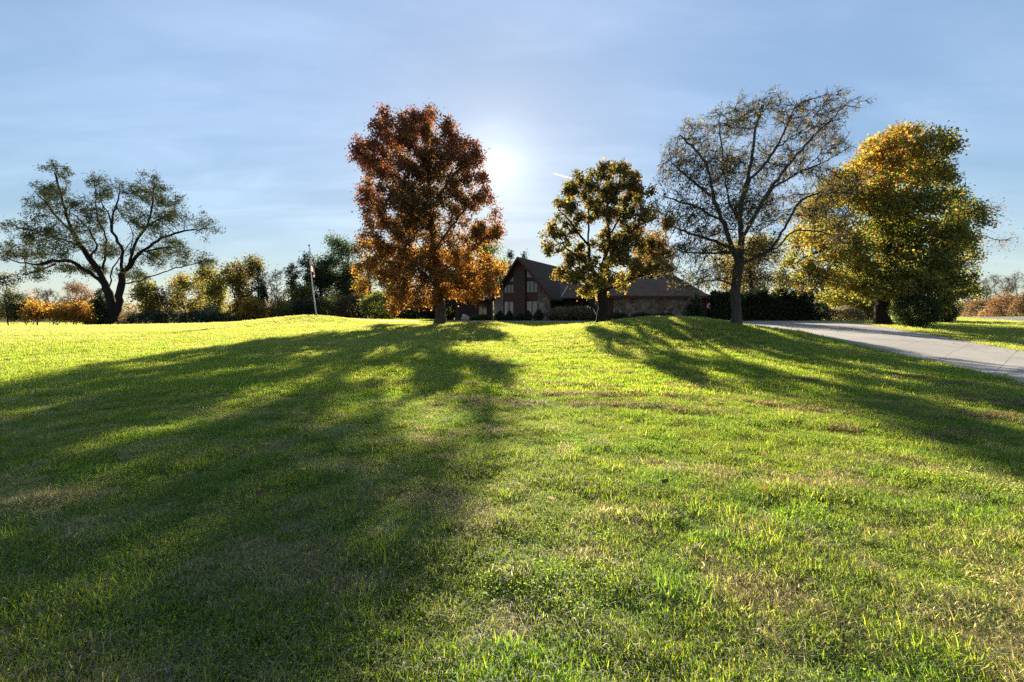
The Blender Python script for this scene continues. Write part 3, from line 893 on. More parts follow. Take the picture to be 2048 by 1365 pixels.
def oakcol(px, py, P, rg):
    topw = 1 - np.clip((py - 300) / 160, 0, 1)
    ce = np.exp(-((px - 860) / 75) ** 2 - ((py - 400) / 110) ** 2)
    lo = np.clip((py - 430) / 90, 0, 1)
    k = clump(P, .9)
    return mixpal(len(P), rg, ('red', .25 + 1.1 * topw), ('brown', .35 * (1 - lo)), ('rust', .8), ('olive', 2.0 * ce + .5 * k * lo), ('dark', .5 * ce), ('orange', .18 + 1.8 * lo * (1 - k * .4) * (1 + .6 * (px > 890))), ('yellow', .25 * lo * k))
hero('oak_tree', 'tall russet and orange tree on the lawn, right edge against the sun', 881, 38, (690, 200, 2.844),
     [(540, 1130), (528, 1000), (510, 860), (500, 740), (490, 600), (475, 450), (460, 330), (440, 200), (430, 110)],
     [[(528, 1000), (400, 860), (260, 740), (170, 620), (120, 520)], [(510, 860), (620, 700), (740, 560), (800, 460)], [(500, 740), (400, 600), (320, 460), (250, 300), (200, 120)],
      [(490, 620), (580, 480), (680, 360), (740, 280)], [(475, 480), (400, 380), (330, 280), (330, 130)], [(470, 400), (540, 300), (590, 180)],
      [(530, 1010), (650, 900), (790, 800), (860, 740)], [(535, 1040), (400, 960), (250, 920), (130, 900)], [(535, 1060), (680, 980), (820, 960), (880, 950)],
      [(535, 1080), (420, 1050), (330, 1080), (280, 1150)], [(535, 1080), (620, 1060), (700, 1080)], [(400, 860), (300, 840), (130, 830)], [(320, 460), (180, 380), (80, 310)]],
     [(210, 85, 45, 50), (185, 170, 65, 55), (350, 85, 40, 45), (420, 75, 55, 40), (485, 80, 40, 45), (95, 250, 45, 35), (70, 330, 45, 35), (150, 300, 90, 75), (300, 200, 110, 80),
      (440, 175, 115, 90), (590, 145, 60, 55), (560, 270, 110, 95), (725, 280, 60, 55), (700, 360, 95, 65), (140, 415, 70, 75), (300, 400, 140, 105), (480, 390, 130, 105), (640, 420, 120, 85),
      (775, 440, 55, 55), (140, 560, 70, 75), (125, 650, 50, 60), (290, 580, 140, 95), (490, 580, 140, 95), (670, 560, 120, 85), (795, 575, 60, 70), (850, 680, 55, 60),
      (200, 720, 90, 70), (390, 730, 140, 85), (610, 720, 140, 85), (785, 750, 100, 60), (860, 755, 50, 50), (150, 850, 90, 60), (120, 950, 65, 60), (290, 880, 140, 85), (490, 900, 140, 85),
      (690, 900, 140, 75), (855, 970, 60, 45), (790, 1000, 110, 60), (340, 1030, 150, 70), (540, 1010, 140, 70), (700, 1050, 120, 60), (330, 1130, 110, 50), (280, 1185, 50, 25), (640, 1110, 90, 35), (105, 825, 50, 40), (790, 1065, 90, 45), (850, 1010, 65, 45), (720, 1110, 90, 40), (430, 1110, 110, 40), (250, 960, 110, 60), (400, 960, 120, 60), (590, 980, 120, 60)],
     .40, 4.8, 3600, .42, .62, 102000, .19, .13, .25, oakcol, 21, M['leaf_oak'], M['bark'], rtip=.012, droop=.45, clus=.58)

def goldcol(px, py, P, rg):
    k = clump(P, .8, 1)
    low = np.clip((py - 520) / 50, 0, 1) * (px < 1260)
    right = np.clip((px - 1240) / 60, 0, 1)
    return mixpal(len(P), rg, ('dark', .45 - .25 * low), ('olive', 1.0), ('rust', .25 + .8 * right + .3 * k), ('yellow', .35 + 1.7 * low * (1 - k * .4)), ('orange', .12 * k), ('yellowgreen', .35 + .5 * low))
hero('maple_tree', 'dark olive and gold tree with rounded crown in front of the house roof', 1203, 40, (1060, 180, 2.731),
     [(392, 1150), (395, 1050), (402, 960), (415, 880), (430, 800), (418, 680), (420, 560), (430, 440)],
     [[(394, 1060), (330, 980), (318, 850), (320, 700), (325, 560), (310, 450)], [(402, 960), (500, 820), (600, 740), (700, 690), (760, 720)], [(430, 800), (500, 680), (560, 560), (590, 470)],
      [(392, 1110), (440, 1085), (500, 1045), (580, 1025), (690, 960), (760, 900)], [(318, 850), (230, 740), (150, 640)], [(325, 960), (220, 880), (100, 800)], [(392, 1090), (300, 1080), (180, 1010)], [(420, 640), (480, 520), (500, 430)],
      [(580, 1025), (660, 1000), (730, 990)]],
     [(300, 440, 65, 40), (420, 430, 75, 35), (500, 430, 65, 40), (565, 470, 45, 28), (240, 535, 95, 50), (420, 530, 130, 70), (590, 555, 80, 40), (655, 560, 35, 30), (195, 640, 75, 65), (340, 670, 130, 75),
      (510, 650, 110, 70), (640, 670, 110, 50), (735, 735, 60, 40), (95, 800, 45, 55), (85, 880, 35, 45), (190, 790, 80, 50), (250, 890, 100, 65), (195, 1000, 85, 50), (330, 1050, 110, 50),
      (470, 830, 130, 80), (620, 820, 100, 70), (700, 890, 75, 75), (560, 970, 110, 50), (690, 980, 90, 45), (480, 1095, 70, 30), (300, 1110, 80, 25), (410, 960, 80, 70), (500, 900, 80, 60)],
     .42, 4.2, 2300, .48, .75, 40000, .215, .165, .22, goldcol, 31, M['leaf'], M['bark_dark'], rtip=.014, droop=.55, clus=.5)

hero('locust_tree', 'nearly leafless fan-shaped tree with many fine twigs on the right mound', 1473, 21.5, (1300, 170, 2.677),
     [(463, 1180), (460, 1080), (470, 1010), (480, 960)],
     [[(480, 960), (490, 830), (480, 720), (495, 600), (520, 520), (545, 400), (560, 250), (600, 110)],
      [(475, 960), (430, 850), (390, 740), (340, 600), (300, 420), (230, 330), (160, 270)],
      [(430, 870), (330, 830), (200, 790), (90, 745)],
      [(500, 955), (640, 890), (720, 770), (800, 620), (900, 580), (1110, 520)],
      [(490, 830), (540, 740), (640, 560), (750, 420), (880, 270), (1050, 110)],
      [(510, 945), (690, 870), (760, 780), (900, 780), (1050, 840)],
      [(462, 1090), (400, 1050), (330, 1040), (220, 1080), (150, 1090)],
      [(465, 1060), (600, 1030), (700, 1035), (800, 1060)],
      [(480, 740), (420, 620), (400, 480), (380, 300), (370, 170)],
      [(520, 520), (640, 400), (720, 250), (780, 110)],
      [(640, 560), (780, 480), (960, 400), (1080, 330)],
      [(440, 900), (300, 900), (180, 900), (100, 860)],
      [(495, 900), (560, 800), (720, 690), (820, 700)],
      [(340, 600), (230, 520), (120, 420)], [(390, 740), (250, 650), (80, 600)]],
     [(230, 300, 130, 90), (130, 400, 80, 70), (380, 210, 130, 90), (560, 150, 130, 90), (660, 90, 70, 60), (760, 160, 100, 90), (960, 130, 100, 70), (1070, 110, 70, 50), (1130, 90, 30, 20), (660, 40, 50, 25), (960, 60, 60, 30), (900, 270, 130, 90), (1010, 330, 80, 60),
      (180, 480, 130, 90), (400, 430, 170, 120), (620, 400, 170, 120), (800, 420, 130, 90), (110, 600, 80, 70), (280, 660, 150, 80), (140, 740, 90, 60), (250, 860, 130, 70), (140, 900, 70, 50),
      (520, 650, 130, 120), (720, 600, 130, 90), (950, 500, 110, 70), (1060, 560, 70, 60), (960, 700, 110, 60), (1010, 820, 80, 40), (380, 980, 80, 60), (330, 1060, 100, 30), (640, 1030, 120, 50), (760, 1060, 90, 40), (180, 1020, 80, 40), (600, 850, 110, 60), (330, 780, 120, 70), (420, 870, 90, 60), (60, 700, 60, 50), (90, 960, 60, 50), (270, 990, 110, 50), (450, 1050, 60, 30), (860, 640, 100, 60)],
     .21, 3.0, 4300, .24, .36, 22000, .13, .042, .09,
     lambda px, py, P, rg: mixpal(len(P), rg, ('olive', 1.2), ('dark', .4), ('brown', .5), ('yellow', .35 + .7 * (py > 560)), ('rust', .4 * clump(P, 1.3))),
     41, M['leaf_thin'], M['bark_mid'], rtip=.0105, twigs=11000, twig_len=.48, twig_droop=.2, jit=.32, clus=.11, droop=1.0)

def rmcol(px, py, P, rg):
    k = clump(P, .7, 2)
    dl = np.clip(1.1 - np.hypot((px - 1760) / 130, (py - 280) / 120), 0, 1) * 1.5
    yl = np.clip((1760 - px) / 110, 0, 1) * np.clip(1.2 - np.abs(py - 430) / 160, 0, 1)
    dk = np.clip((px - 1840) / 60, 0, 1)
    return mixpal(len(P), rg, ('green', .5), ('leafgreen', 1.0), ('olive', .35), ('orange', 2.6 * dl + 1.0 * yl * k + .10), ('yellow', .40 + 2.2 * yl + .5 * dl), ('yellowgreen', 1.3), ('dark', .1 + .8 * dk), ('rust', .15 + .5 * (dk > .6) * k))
hero('maple_tree', 'broad green maple turning orange at its top beside the driveway bend', 1764, 36, (1560, 230, 2.904),
     [(592, 1100), (600, 980), (615, 850), (630, 700), (640, 560), (655, 420), (670, 280), (690, 140)],
     [[(600, 980), (450, 860), (300, 760), (160, 680)], [(610, 860), (760, 720), (920, 620), (1080, 560), (1170, 560)], [(630, 700), (520, 560), (420, 470), (300, 430)], [(640, 560), (780, 420), (900, 280), (980, 160)],
      [(655, 420), (580, 300), (500, 230)], [(660, 380), (760, 250), (800, 140)], [(598, 1010), (780, 960), (960, 900), (1060, 870)], [(596, 1040), (420, 1000), (250, 960), (100, 930)], [(596, 1050), (800, 1030), (1000, 1040), (1150, 1030)],
      [(300, 760), (160, 820), (70, 880)], [(920, 620), (1040, 680), (1130, 720)]],
     [(690, 95, 60, 40), (760, 105, 55, 40), (900, 125, 50, 40), (985, 130, 45, 40), (1030, 180, 40, 35), (560, 165, 80, 50), (640, 190, 130, 70), (800, 210, 130, 80), (950, 235, 90, 60), (480, 265, 80, 50),
      (610, 330, 150, 80), (810, 360, 150, 80), (970, 345, 75, 60), (1000, 440, 60, 50), (380, 410, 105, 65), (240, 490, 110, 65), (500, 490, 140, 80), (700, 510, 140, 80), (900, 510, 110, 80), (1075, 480, 70, 50),
      (1150, 560, 75, 50), (1185, 625, 60, 35), (170, 610, 100, 65), (110, 720, 90, 65), (310, 670, 140, 80), (540, 690, 140, 80), (750, 690, 140, 80), (960, 670, 110, 70), (1080, 720, 55, 50), (95, 850, 90, 65),
      (250, 880, 130, 70), (440, 890, 140, 80), (640, 880, 140, 80), (840, 870, 140, 70), (1020, 860, 80, 60), (60, 960, 75, 45), (240, 985, 120, 45), (430, 1000, 110, 45), (600, 1010, 110, 50), (790, 990, 130, 60), (970, 1000, 100, 50), (1090, 1030, 80, 35), (1160, 1015, 40, 25), (1010, 1085, 70, 35), (870, 780, 130, 75), (650, 790, 140, 75), (420, 780, 140, 75), (990, 775, 100, 65), (220, 775, 115, 65), (1080, 620, 80, 60), (1090, 830, 60, 60), (760, 620, 130, 80), (1060, 940, 80, 60), (470, 330, 100, 65), (360, 360, 75, 50), (300, 430, 95, 60), (540, 250, 85, 55), (200, 540, 90, 60)],
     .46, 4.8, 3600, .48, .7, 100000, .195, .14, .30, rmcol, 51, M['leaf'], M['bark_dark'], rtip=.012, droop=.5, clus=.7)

# ---------------------------------------------------------------- smaller trees and shrubs
def tree(name, label, px, Y, top, wpx, style, pal, nleaf, seed, group=None,  mat='leaf', bark='bark_dark', L=.30, R0=None, bot=.12, cat='tree', nat=260, dens=1.0, xoff=0.0, rt=None):
    rng = np.random.default_rng(seed)
    base = spot(px, Y)
    H = at(px, top, Y)[2] - base[2]; W = wpx / FPX * Y
    root = thing(name, base, label, cat, group)
    R0 = R0 or (max(.06, H * .018) if style != 'bare' else max(.05, H * .009))
    rt = rt or max(.009, H * .0016)
    if style == 'bare': nat = 600
    bl = []; limbs = [[(0, 0, -.15), (rng.normal() * .02 * H, 0, H * .25), (rng.normal() * .03 * H, rng.normal() * .03 * H, H * .55), (rng.normal() * .03 * H, 0, H * .82)]]
    if style == 'round':
        for k in range(16):
            z = rng.uniform(bot + .12, .92); wr = math.sqrt(max(.05, 1 - ((z - .55) / .5) ** 2))
            a = rng.random() * 6.28; q = rng.random() ** .5 * .36
            s_ = W * rng.uniform(.11, .2)
            bl.append((W * q * wr * math.cos(a), W * q * wr * math.sin(a), H * z, s_, s_, min(s_ * .8, H * .14)))
    elif style == 'column':
        for k in range(14):
            z = bot + (1 - bot - .06) * (k + .5) / 14
            s_ = W * rng.uniform(.15, .34) * (1 - .25 * z)
            bl.append((W * rng.uniform(-.24, .24), W * rng.uniform(-.2, .2), H * z, s_, s_, H * .05))
    elif style == 'vase':                      # several leaders with ivy-like clumps
        nl = rng.integers(3, 5)
        for l in range(nl):
            tx = W * (-.38 + .76 * l / (nl - 1)); hz_ = H * rng.uniform(.82, .97)
            limbs.append([(0, 0, H * .12), (tx * .5, rng.normal() * W * .06, H * .4), (tx, rng.normal() * W * .12, hz_)])
            for k in range(7):
                z = bot + (.97 - bot) * (k + .6) / 7
                s_ = W * rng.uniform(.07, .15)
                bl.append((tx * min(1, z * 1.15) + rng.normal() * W * .04, rng.normal() * W * .1, min(hz_, H * z), s_, s_, H * .06))
    elif style == 'open':
        for k in range(11):
            z = rng.uniform(bot + .1, .95); a = rng.random() * 6.28; q = rng.random() ** .5 * .40 * math.sqrt(max(.1, 1 - ((z - .6) / .6) ** 2))
            s_ = W * rng.uniform(.08, .15)
            bl.append((W * q * math.cos(a), W * q * math.sin(a), H * z, s_, s_, s_ * .7))
    elif style == 'pine':
        limbs[0][-1] = (0, 0, H * .97)
        for k in range(13):
            z = bot + (1 - bot) * (k + rng.random() * .5) / 13
            wr = W * .5 * (1 - .6 * z) * rng.uniform(.6, 1.05)
            for q in range(2):
                a = rng.random() * 6.28
                bl.append((wr * .55 * math.cos(a), wr * .55 * math.sin(a), H * z, wr * .5, wr * .5, H * .022))
    elif style == 'spruce':
        limbs[0] = [(0, 0, -.15), (0, 0, H * .5), (0, 0, H * .98)]
        for k in range(18):
            z = .04 + .94 * k / 18
            wr = W * .5 * (1 - z) ** .85
            for q in range(3):
                a = rng.random() * 6.28
                bl.append((wr * .5 * math.cos(a), wr * .5 * math.sin(a), H * z + .02 * H, wr * .52 + .05, wr * .52 + .05, H * .028))
    elif style in ('bare',):
        limbs[0] = limbs[0][:2]
        for k in range(18):
            z = rng.uniform(.35, .95); a = rng.random() * 6.28; q = rng.random() ** .5 * .42 * math.sqrt(max(.1, 1 - ((z - .65) / .5) ** 2))
            bl.append((W * q * math.cos(a), W * q * math.sin(a), H * z, W * .12, W * .12, H * .09))
    elif style == 'multi':                     # short, wide, several stems from the base
        limbs = [[(0, 0, -.1), (0, 0, H * .12)]]
        for l in range(6):
            a = l * 1.05 + rng.random() * .5
            limbs.append([(0, 0, H * .1), (W * .12 * math.cos(a), W * .12 * math.sin(a), H * .35), (W * .33 * math.cos(a), W * .3 * math.sin(a), H * .7)])
        for k in range(18):
            a = rng.random() * 6.28; q = rng.random() ** .5 * .42; z = .26 + .66 * math.sqrt(max(0, 1 - (q / .43) ** 2)) * rng.uniform(.15, 1.0)
            s_ = W * rng.uniform(.09, .13)
            bl.append((W * q * math.cos(a), W * q * math.sin(a), H * z, s_, s_, H * .12))
    for i in range(len(bl)):                   # keep the crown inside its height
        x_, y_, z_, a_, b_, c_ = bl[i]; bl[i] = (x_ + xoff * W, y_, min(z_, H - c_ * .8), a_, b_, c_)
    attr = sample_blobs(bl, nat, rng)
    D = max(.16, H * .035)
    bare = style == 'bare'
    plant_mesh(root, limbs, attr, R0, rt, D, D * 1.5, int(nleaf * dens), L, L * .55, L * .95 + .02 * H * (style not in ('pine', 'spruce', 'bare')),
               lambda P, rg: palcol(pal, len(P), rg), rng, M[mat], M[bark], clus=.6, twigs=1600 if bare else 250, twig_len=H * (.09 if bare else .05), jit=.28 if bare else .2,
               droop=.0 if style in ('pine',) else .35, thr=rt * (2.5 if not bare else 3))
    return root
def shrub(name, label, px, Y, top, wpx, pal, nleaf, seed, shape='round', group=None, mat='leaf', L=.13, deep=.8, cat='shrub', bark='bark_dark', ragged=.18, bot=None):
    rng = np.random.default_rng(seed)
    base = spot(px, Y)
    if bot is not None: base[2] = at(px, bot, Y)[2]
    H = at(px, top, Y)[2] - base[2]; W = wpx / FPX * Y
    root = thing(name, base, label, cat, group)
    b = MB(); tips = []
    ns = 7 if W < 3 * H else 12
    for k in range(ns):
        a = rng.random() * 6.28; q = rng.random() ** .5
        t_ = np.array([W * .40 * q * math.cos(a), W * .4 * deep * q * math.sin(a), H * rng.uniform(.6, .92) * (1 - .35 * q * q)])
        b0 = np.array([t_[0] * (.15 if shape != 'box' else .5), t_[1] * .25, -.1]); m_ = .5 * (b0 + t_) + rng.normal(size=3) * .05 * H + np.array([0, 0, .1 * H])
        b.tube([b0, m_, t_], [.02 + .012 * H, .016 + .005 * H, .006], 5)
        if shape == 'box': b.build('stem', M[bark], root); b = MB()
    if shape != 'box': b.build('stem', M[bark], root)
    n = nleaf
    if shape == 'box':
        P = rng.uniform(-1, 1, (n, 3)); k = rng.integers(0, 3, n); sg = rng.choice([-1, 1], n)
        face = rng.random(n) < .75
        P[face, k[face]] = sg[face] * rng.uniform(.75, 1.0, face.sum())
        P = P * np.array([W / 2, W / 2 * deep, H / 2]) + np.array([0, 0, H / 2])
        P[:, 2] *= .62 + .62 * fbm(P[:, 0] * .9 + 7, P[:, 1] * .4 + 3, 3)
        P[:, 1] *= .75 + .6 * fbm(P[:, 0] * .8 + 30, P[:, 2] * .8, 3)
        P[:, 0] *= 1 - .10 * (P[:, 2] / H) ** 3 + .05 * np.sin(P[:, 2] * 3)
    else:
        d = unit(rng.normal(size=(n, 3))); r_ = rng.uniform(.45, 1.0, n) ** .5
        nz_ = .5 * np.sin(d[:, 0] * 5 + seed) * np.cos(d[:, 2] * 6 + seed * 2) + .5 * np.sin(d[:, 1] * 7 + d[:, 0] * 9 + seed)
        r_ = r_ * (1 + ragged * nz_)
        P = d * r_[:, None]
        if shape == 'cone':
            zz_ = (P[:, 2] + 1) / 2; P[:, :2] *= (1.25 * (1 - zz_) ** .8 + .08)[:, None]
            P = P * np.array([W / 2, W / 2 * deep, H / 2]) + np.array([0, 0, H / 2])
        else:
            P[:, 2] = np.abs(P[:, 2]) ** .9 if shape == 'dome' else P[:, 2] * .5 + .5
            P = P * np.array([W / 2, W / 2 * deep, H / (1 + ragged * .6)])
            if shape == 'dome': P[:, 2] = P[:, 2] * 1.0
    P += rng.normal(size=P.shape) * L * .5
    P[:, 2] = np.maximum(P[:, 2], .03)
    V, Q = leaf_quads(P, L, L * .55, rng, .2)
    mk('foliage', V, Q, None, M[mat], root, col=np.repeat(palcol(pal, n, rng), 4, 0))
    return root

# far left: orchard
OG = 'small orchard trees at the left edge'
tree('orchard_tree', 'thin grey-green tree at the left edge of the lawn', 16, 66, 550, 62, 'open', {'bluegreen': 1, 'olive': 1, 'brown': .4}, 3000, 101, OG, L=.26)
tree('orchard_tree', 'small olive tree between the grey-green tree and the orange tree', 52, 67, 596, 50, 'multi', {'olive': 1.2, 'yellowgreen': .5, 'rust': .3}, 2600, 102, OG, L=.24)
tree('orchard_tree', 'round golden orange tree low on the left lawn', 113, 64, 588, 120, 'multi', {'orange': 1.5, 'yellow': .9, 'olive': .15}, 9000, 103, OG, L=.27, nat=500)
tree('orchard_tree', 'reddish brown tree tucked against the left of the golden tree', 74, 69, 585, 56, 'multi', {'rust': 1, 'orange': .7, 'olive': .4}, 3200, 104, OG, L=.25)
tree('bare_tree', 'leafless twiggy tree poking above the golden orange tree', 106, 80, 572, 34, 'bare', 'brown', 60, 105, OG)
tree('bare_tree', 'leafless twiggy tree above the reddish brown tree', 66, 84, 578, 34, 'bare', 'brown', 60, 106, OG)
tree('orchard_tree', 'small olive tree half hidden right of the golden tree', 152, 72, 607, 46, 'multi', {'olive': 1, 'yellow': .5, 'orange': .3}, 2000, 107, OG, L=.25)
tree('orchard_tree', 'low tree behind the grey-green tree at the left edge', -6, 72, 590, 60, 'multi', {'olive': 1, 'bluegreen': .6}, 2000, 109, OG, L=.26)
tree('brown_tree', 'brown-leaved tree left of the huge forked trunk', 172, 78, 566, 60, 'round', {'brown': 1.2, 'rust': .6, 'tan': .5}, 3800, 110, L=.26)
tree('bare_tree', 'bare pale tree just left of the brown-leaved tree', 146, 84, 560, 36, 'bare', 'brown', 80, 111)
tree('evergreen', 'dark green bushy evergreen left of the huge forked trunk', 203, 72, 572, 62, 'spruce', {'dark': 1.2, 'green': .5}, 9000, 112, L=.25, R0=.2, mat='needle')
shrub('shrub', 'low dark shrub at the foot of the bushy evergreen', 190, 70, 628, 44, {'dark': 1, 'green': .4}, 2600, 113, 'dome', L=.17)
shrub('shrub', 'tan shrub at the foot of the huge forked tree', 258, 68, 620, 46, {'tan': 1, 'olive': .7, 'orange': .2}, 2600, 114, 'dome', L=.17)
# juniper bank
JG = 'dark low junipers along the left lawn'
for k, (px, wd, tp, lb) in enumerate([(288, 84, 618, 'low dark juniper right of the tan shrub'), (340, 80, 614, 'dark spreading juniper between two others, under bare stems'),
                                      (392, 76, 616, 'dark spreading juniper in the middle of the bank'), (440, 66, 620, 'dark low juniper at the right end of the bank')]):
    shrub('juniper', lb, px, 62 + k % 2 * 1.5, tp, wd, {'darkneedle': 1, 'bluegreen': .35, 'dark': .6}, 5200, 120 + k, 'dome', JG, 'needle', .17, .7, ragged=.25)
shrub('shrub', 'silvery green mound of shrub behind the juniper bank', 415, 65, 603, 62, {'silver': 1, 'bluegreen': .8}, 3200, 126, 'dome', L=.18)
# tree line left of the flagpole
TG = 'trees along the back of the left lawn'
LT = [
 ('yellow_tree', 'olive yellow tree just right of the huge forked trunk', 292, 84, 566, 76, 'round', {'yellowgreen': 1, 'olive': 1, 'tan': .3}, 4200),
 ('bare_tree', 'slim bare tree with forked stem above the junipers', 335, 82, 566, 62, 'bare', 'olive', 500),
 ('yellow_tree', 'bright yellow tree behind the forked bare stems', 372, 90, 552, 70, 'open', {'yellow': 1.3, 'yellowgreen': .7}, 3300),
 ('ivy_tree', 'tall yellow-green tree right of the drooping crown', 432, 84, 536, 66, 'vase', {'yellowgreen': 1, 'olive': 1, 'yellow': .6, 'green': .4}, 4800),
 ('ivy_tree', 'tallest ivy-clad tree in the row left of the flagpole', 486, 84, 516, 72, 'vase', {'olive': 1.1, 'rust': .45, 'green': .6, 'yellow': .25}, 6800),
 ('pine_tree', 'narrow dark pine standing alone left of the flagpole', 521, 78, 534, 42, 'pine', {'darkneedle': 1, 'dark': .6}, 3800),
 ('bare_tree', 'leafless grey tree between the narrow pine and the dark pines', 553, 92, 540, 44, 'bare', 'brown', 150),
 ('yellow_tree', 'small golden tree at the foot of the narrow pine', 505, 72, 590, 50, 'multi', {'yellow': 1.2, 'orange': .4, 'olive': .5}, 3000),
 ('pine_tree', 'dark pointed pine left of the flagpole', 585, 98, 530, 48, 'pine', {'darkneedle': 1, 'dark': 1}, 5200),
 ('pine_tree', 'dark broad pine directly behind the flag', 618, 100, 506, 64, 'pine', {'darkneedle': 1, 'dark': 1}, 7000),
 ('broadleaf_tree', 'tall dark green tree right of the flagpole', 692, 106, 478, 92, 'round', {'dark': 1.3, 'green': .7}, 9500),
 ('broadleaf_tree', 'dark green tree between the flag and the tall dark tree', 648, 102, 500, 62, 'round', {'dark': 1.2, 'green': .6, 'bluegreen': .3}, 6000),
 ('birch_tree', 'pale-stemmed birch in front of the dark shrubs by the mound', 560, 80, 588, 46, 'multi', {'yellowgreen': 1, 'tan': .6, 'olive': .7}, 1800),
 ('broadleaf_tree', 'yellowish green tree low behind the flagpole', 606, 92, 568, 60, 'round', {'yellowgreen': 1, 'green': .9, 'olive': .7}, 4200),
 ('broadleaf_tree', 'orange tinged tree at the left flank of the russet tree', 742, 96, 508, 64, 'open', {'orange': .9, 'yellow': .6, 'olive': .8}, 3600),
 ('broadleaf_tree', 'dark green tree filling the gap right of the tall dark tree', 716, 110, 528, 84, 'round', {'dark': 1.2, 'green': .6}, 7000),
 ('broadleaf_tree', 'dark green tree just behind the base of the tall dark tree', 676, 112, 545, 92, 'round', {'dark': 1.2, 'olive': .5}, 7000),
 ('broadleaf_tree', 'dark tree behind the left boughs of the russet tree', 778, 100, 545, 90, 'round', {'dark': 1.2, 'green': .6}, 6500),
 ('yellow_tree', 'thin yellow tree between the bright yellow and yellow-green trees', 402, 94, 560, 42, 'column', {'yellow': 1, 'olive': .7}, 2600),
]
for k, (nm, lb, px, Y, tp, wd, sty, pl, nl) in enumerate(LT):
    tree(nm, lb, px, Y, tp, wd, sty, pl, nl, 140 + k, TG, mat='needle' if sty == 'pine' else 'leaf', L=.42 if Y > 80 else .30, bark='bark_pale' if 'birch' in nm else 'bark_dark', nat=420 if nl > 5000 else 260, bot=.3 if sty == 'pine' and px < 560 else .12)
SG = 'dark shrubs at the back of the left lawn'
for k, (px, Y, tp, wd, pl, lb) in enumerate([
 (492, 74, 622, 44, {'orange': .5, 'olive': 1, 'yellow': .4}, 'low mixed shrub between the juniper bank and the grassy mound'),
 (540, 86, 612, 50, {'dark': 1, 'rust': .4}, 'dark shrub left of the pale birch'),
 (600, 84, 594, 62, {'bluegreen': 1, 'dark': .8}, 'blue-green shrub just left of the flagpole base'),
 (655, 84, 590, 70, {'dark': 1, 'olive': .5}, 'dark shrub just right of the flagpole base'),
 (712, 80, 584, 66, {'rust': .5, 'dark': 1, 'brown': .6}, 'purplish brown shrub right of the mound crest'),
 (765, 72, 580, 70, {'yellowgreen': .8, 'green': 1, 'dark': .5}, 'yellow-green shrub behind the lower left boughs of the russet tree'),
 (820, 68, 590, 70, {'dark': 1.4, 'green': .3}, 'very dark shrub left of the russet tree trunk'),
 (900, 66, 588, 64, {'yellowgreen': 1, 'silver': .6, 'green': .6}, 'sunlit pale green shrub right of the russet tree trunk'),
 (862, 64, 598, 46, {'dark': 1, 'green': .5}, 'dark green shrub directly behind the russet tree trunk')]):
    shrub('shrub', lb, px, Y, tp, wd * 1.2, pl, 7000, 170 + k, 'round', SG, L=.3)
# behind the house
BG_ = 'trees behind the house'
for k, (nm, lb, px, Y, tp, wd, sty, pl, nl) in enumerate([
 ('broadleaf_tree', 'green tree between the russet tree and the gable', 962, 68, 470, 90, 'round', {'green': 1, 'yellowgreen': .7, 'dark': .4}, 8500),
 ('broadleaf_tree', 'lighter green tree left of the gable peak', 997, 74, 508, 46, 'round', {'yellowgreen': 1, 'green': .7}, 3800),
 ('pine_tree', 'pine tip just left of the gable peak', 1020, 84, 505, 34, 'pine', {'darkneedle': 1, 'green': .3}, 2600),
 ('pine_tree', 'pine tip just right of the gable peak', 1048, 86, 507, 36, 'pine', {'darkneedle': 1, 'green': .3}, 2600),
 ('broadleaf_tree', 'dark tree behind the lower right boughs of the russet tree', 915, 66, 520, 70, 'round', {'dark': 1, 'green': .6, 'olive': .4}, 6000),
 ('broadleaf_tree', 'brown-leaved tree behind the garage ridge under the olive tree', 1296, 66, 462, 84, 'round', {'rust': 1, 'olive': 1, 'brown': .6}, 9500),
 ('slender_tree', 'thin yellow-leaved tree seen through the leafless fan tree', 1452, 68, 470, 84, 'open', {'tan': .8, 'yellow': .7, 'olive': 1}, 2600),
 ('slender_tree', 'gold tree between the leafless fan tree and the broad maple', 1505, 58, 462, 124, 'round', {'yellow': 1, 'olive': 1, 'tan': .5}, 9000)]):
    tree(nm, lb, px, Y, tp, wd, sty, pl, nl, 200 + k, BG_, mat='needle' if sty == 'pine' else 'leaf', L=.30, nat=360)
# planting by the house
HG = 'small clipped evergreens in front of the gable'
for k, (px, tp, wd, lb) in enumerate([(1000, 622, 22, 'small dark evergreen under the left stone pier'), (1019, 622, 20, 'small dark evergreen under the left lower window'),
                                      (1041, 627, 22, 'small dark evergreen under the brown board panel'), (1056, 622, 18, 'small dark evergreen under the right lower window'), (1077, 619, 22, 'small dark evergreen under the right stone pier')]):
    shrub('evergreen_shrub', lb, px, 50.2, tp, wd, {'darkneedle': 1, 'dark': .6}, 2200, 220 + k, 'cone', HG, 'needle', .12, 1.0)
shrub('shrub', 'low dark shrub left of the gable under the left wing window', 962, 51, 629, 52, {'dark': 1, 'green': .3}, 3200, 226, 'dome', L=.14)
shrub('shrub', 'large pale-leaved shrub right of the gable', 1122, 49.6, 612, 62, {'silver': 1, 'tan': .5, 'olive': .4}, 5200, 227, 'round', L=.16)
shrub('shrub', 'pale-leaved shrub beside the entry window', 1160, 49.4, 610, 50, {'silver': 1, 'tan': .5, 'olive': .3}, 4200, 228, 'round', L=.16)
for k, (px, wd, lb) in enumerate([(1238, 44, 'low black-green shrub at the left end of the garage stone wall'), (1285, 50, 'low black-green shrub at the middle of the garage stone wall'), (1332, 46, 'low black-green shrub left of the blue spruce')]):
    shrub('shrub', lb, px, 48.8, 625, wd, {'dark': 1, 'brown': .3}, 2600, 230 + k, 'dome', 'low shrubs along the garage wall', L=.14)
tree('spruce_tree', 'young blue-green spruce before the red garage corner', 1389, 46, 583, 46, 'spruce', {'bluegreen': .6, 'darkneedle': 1}, 6500, 235, None, 'needle', 'bark_dark', .16, .09)
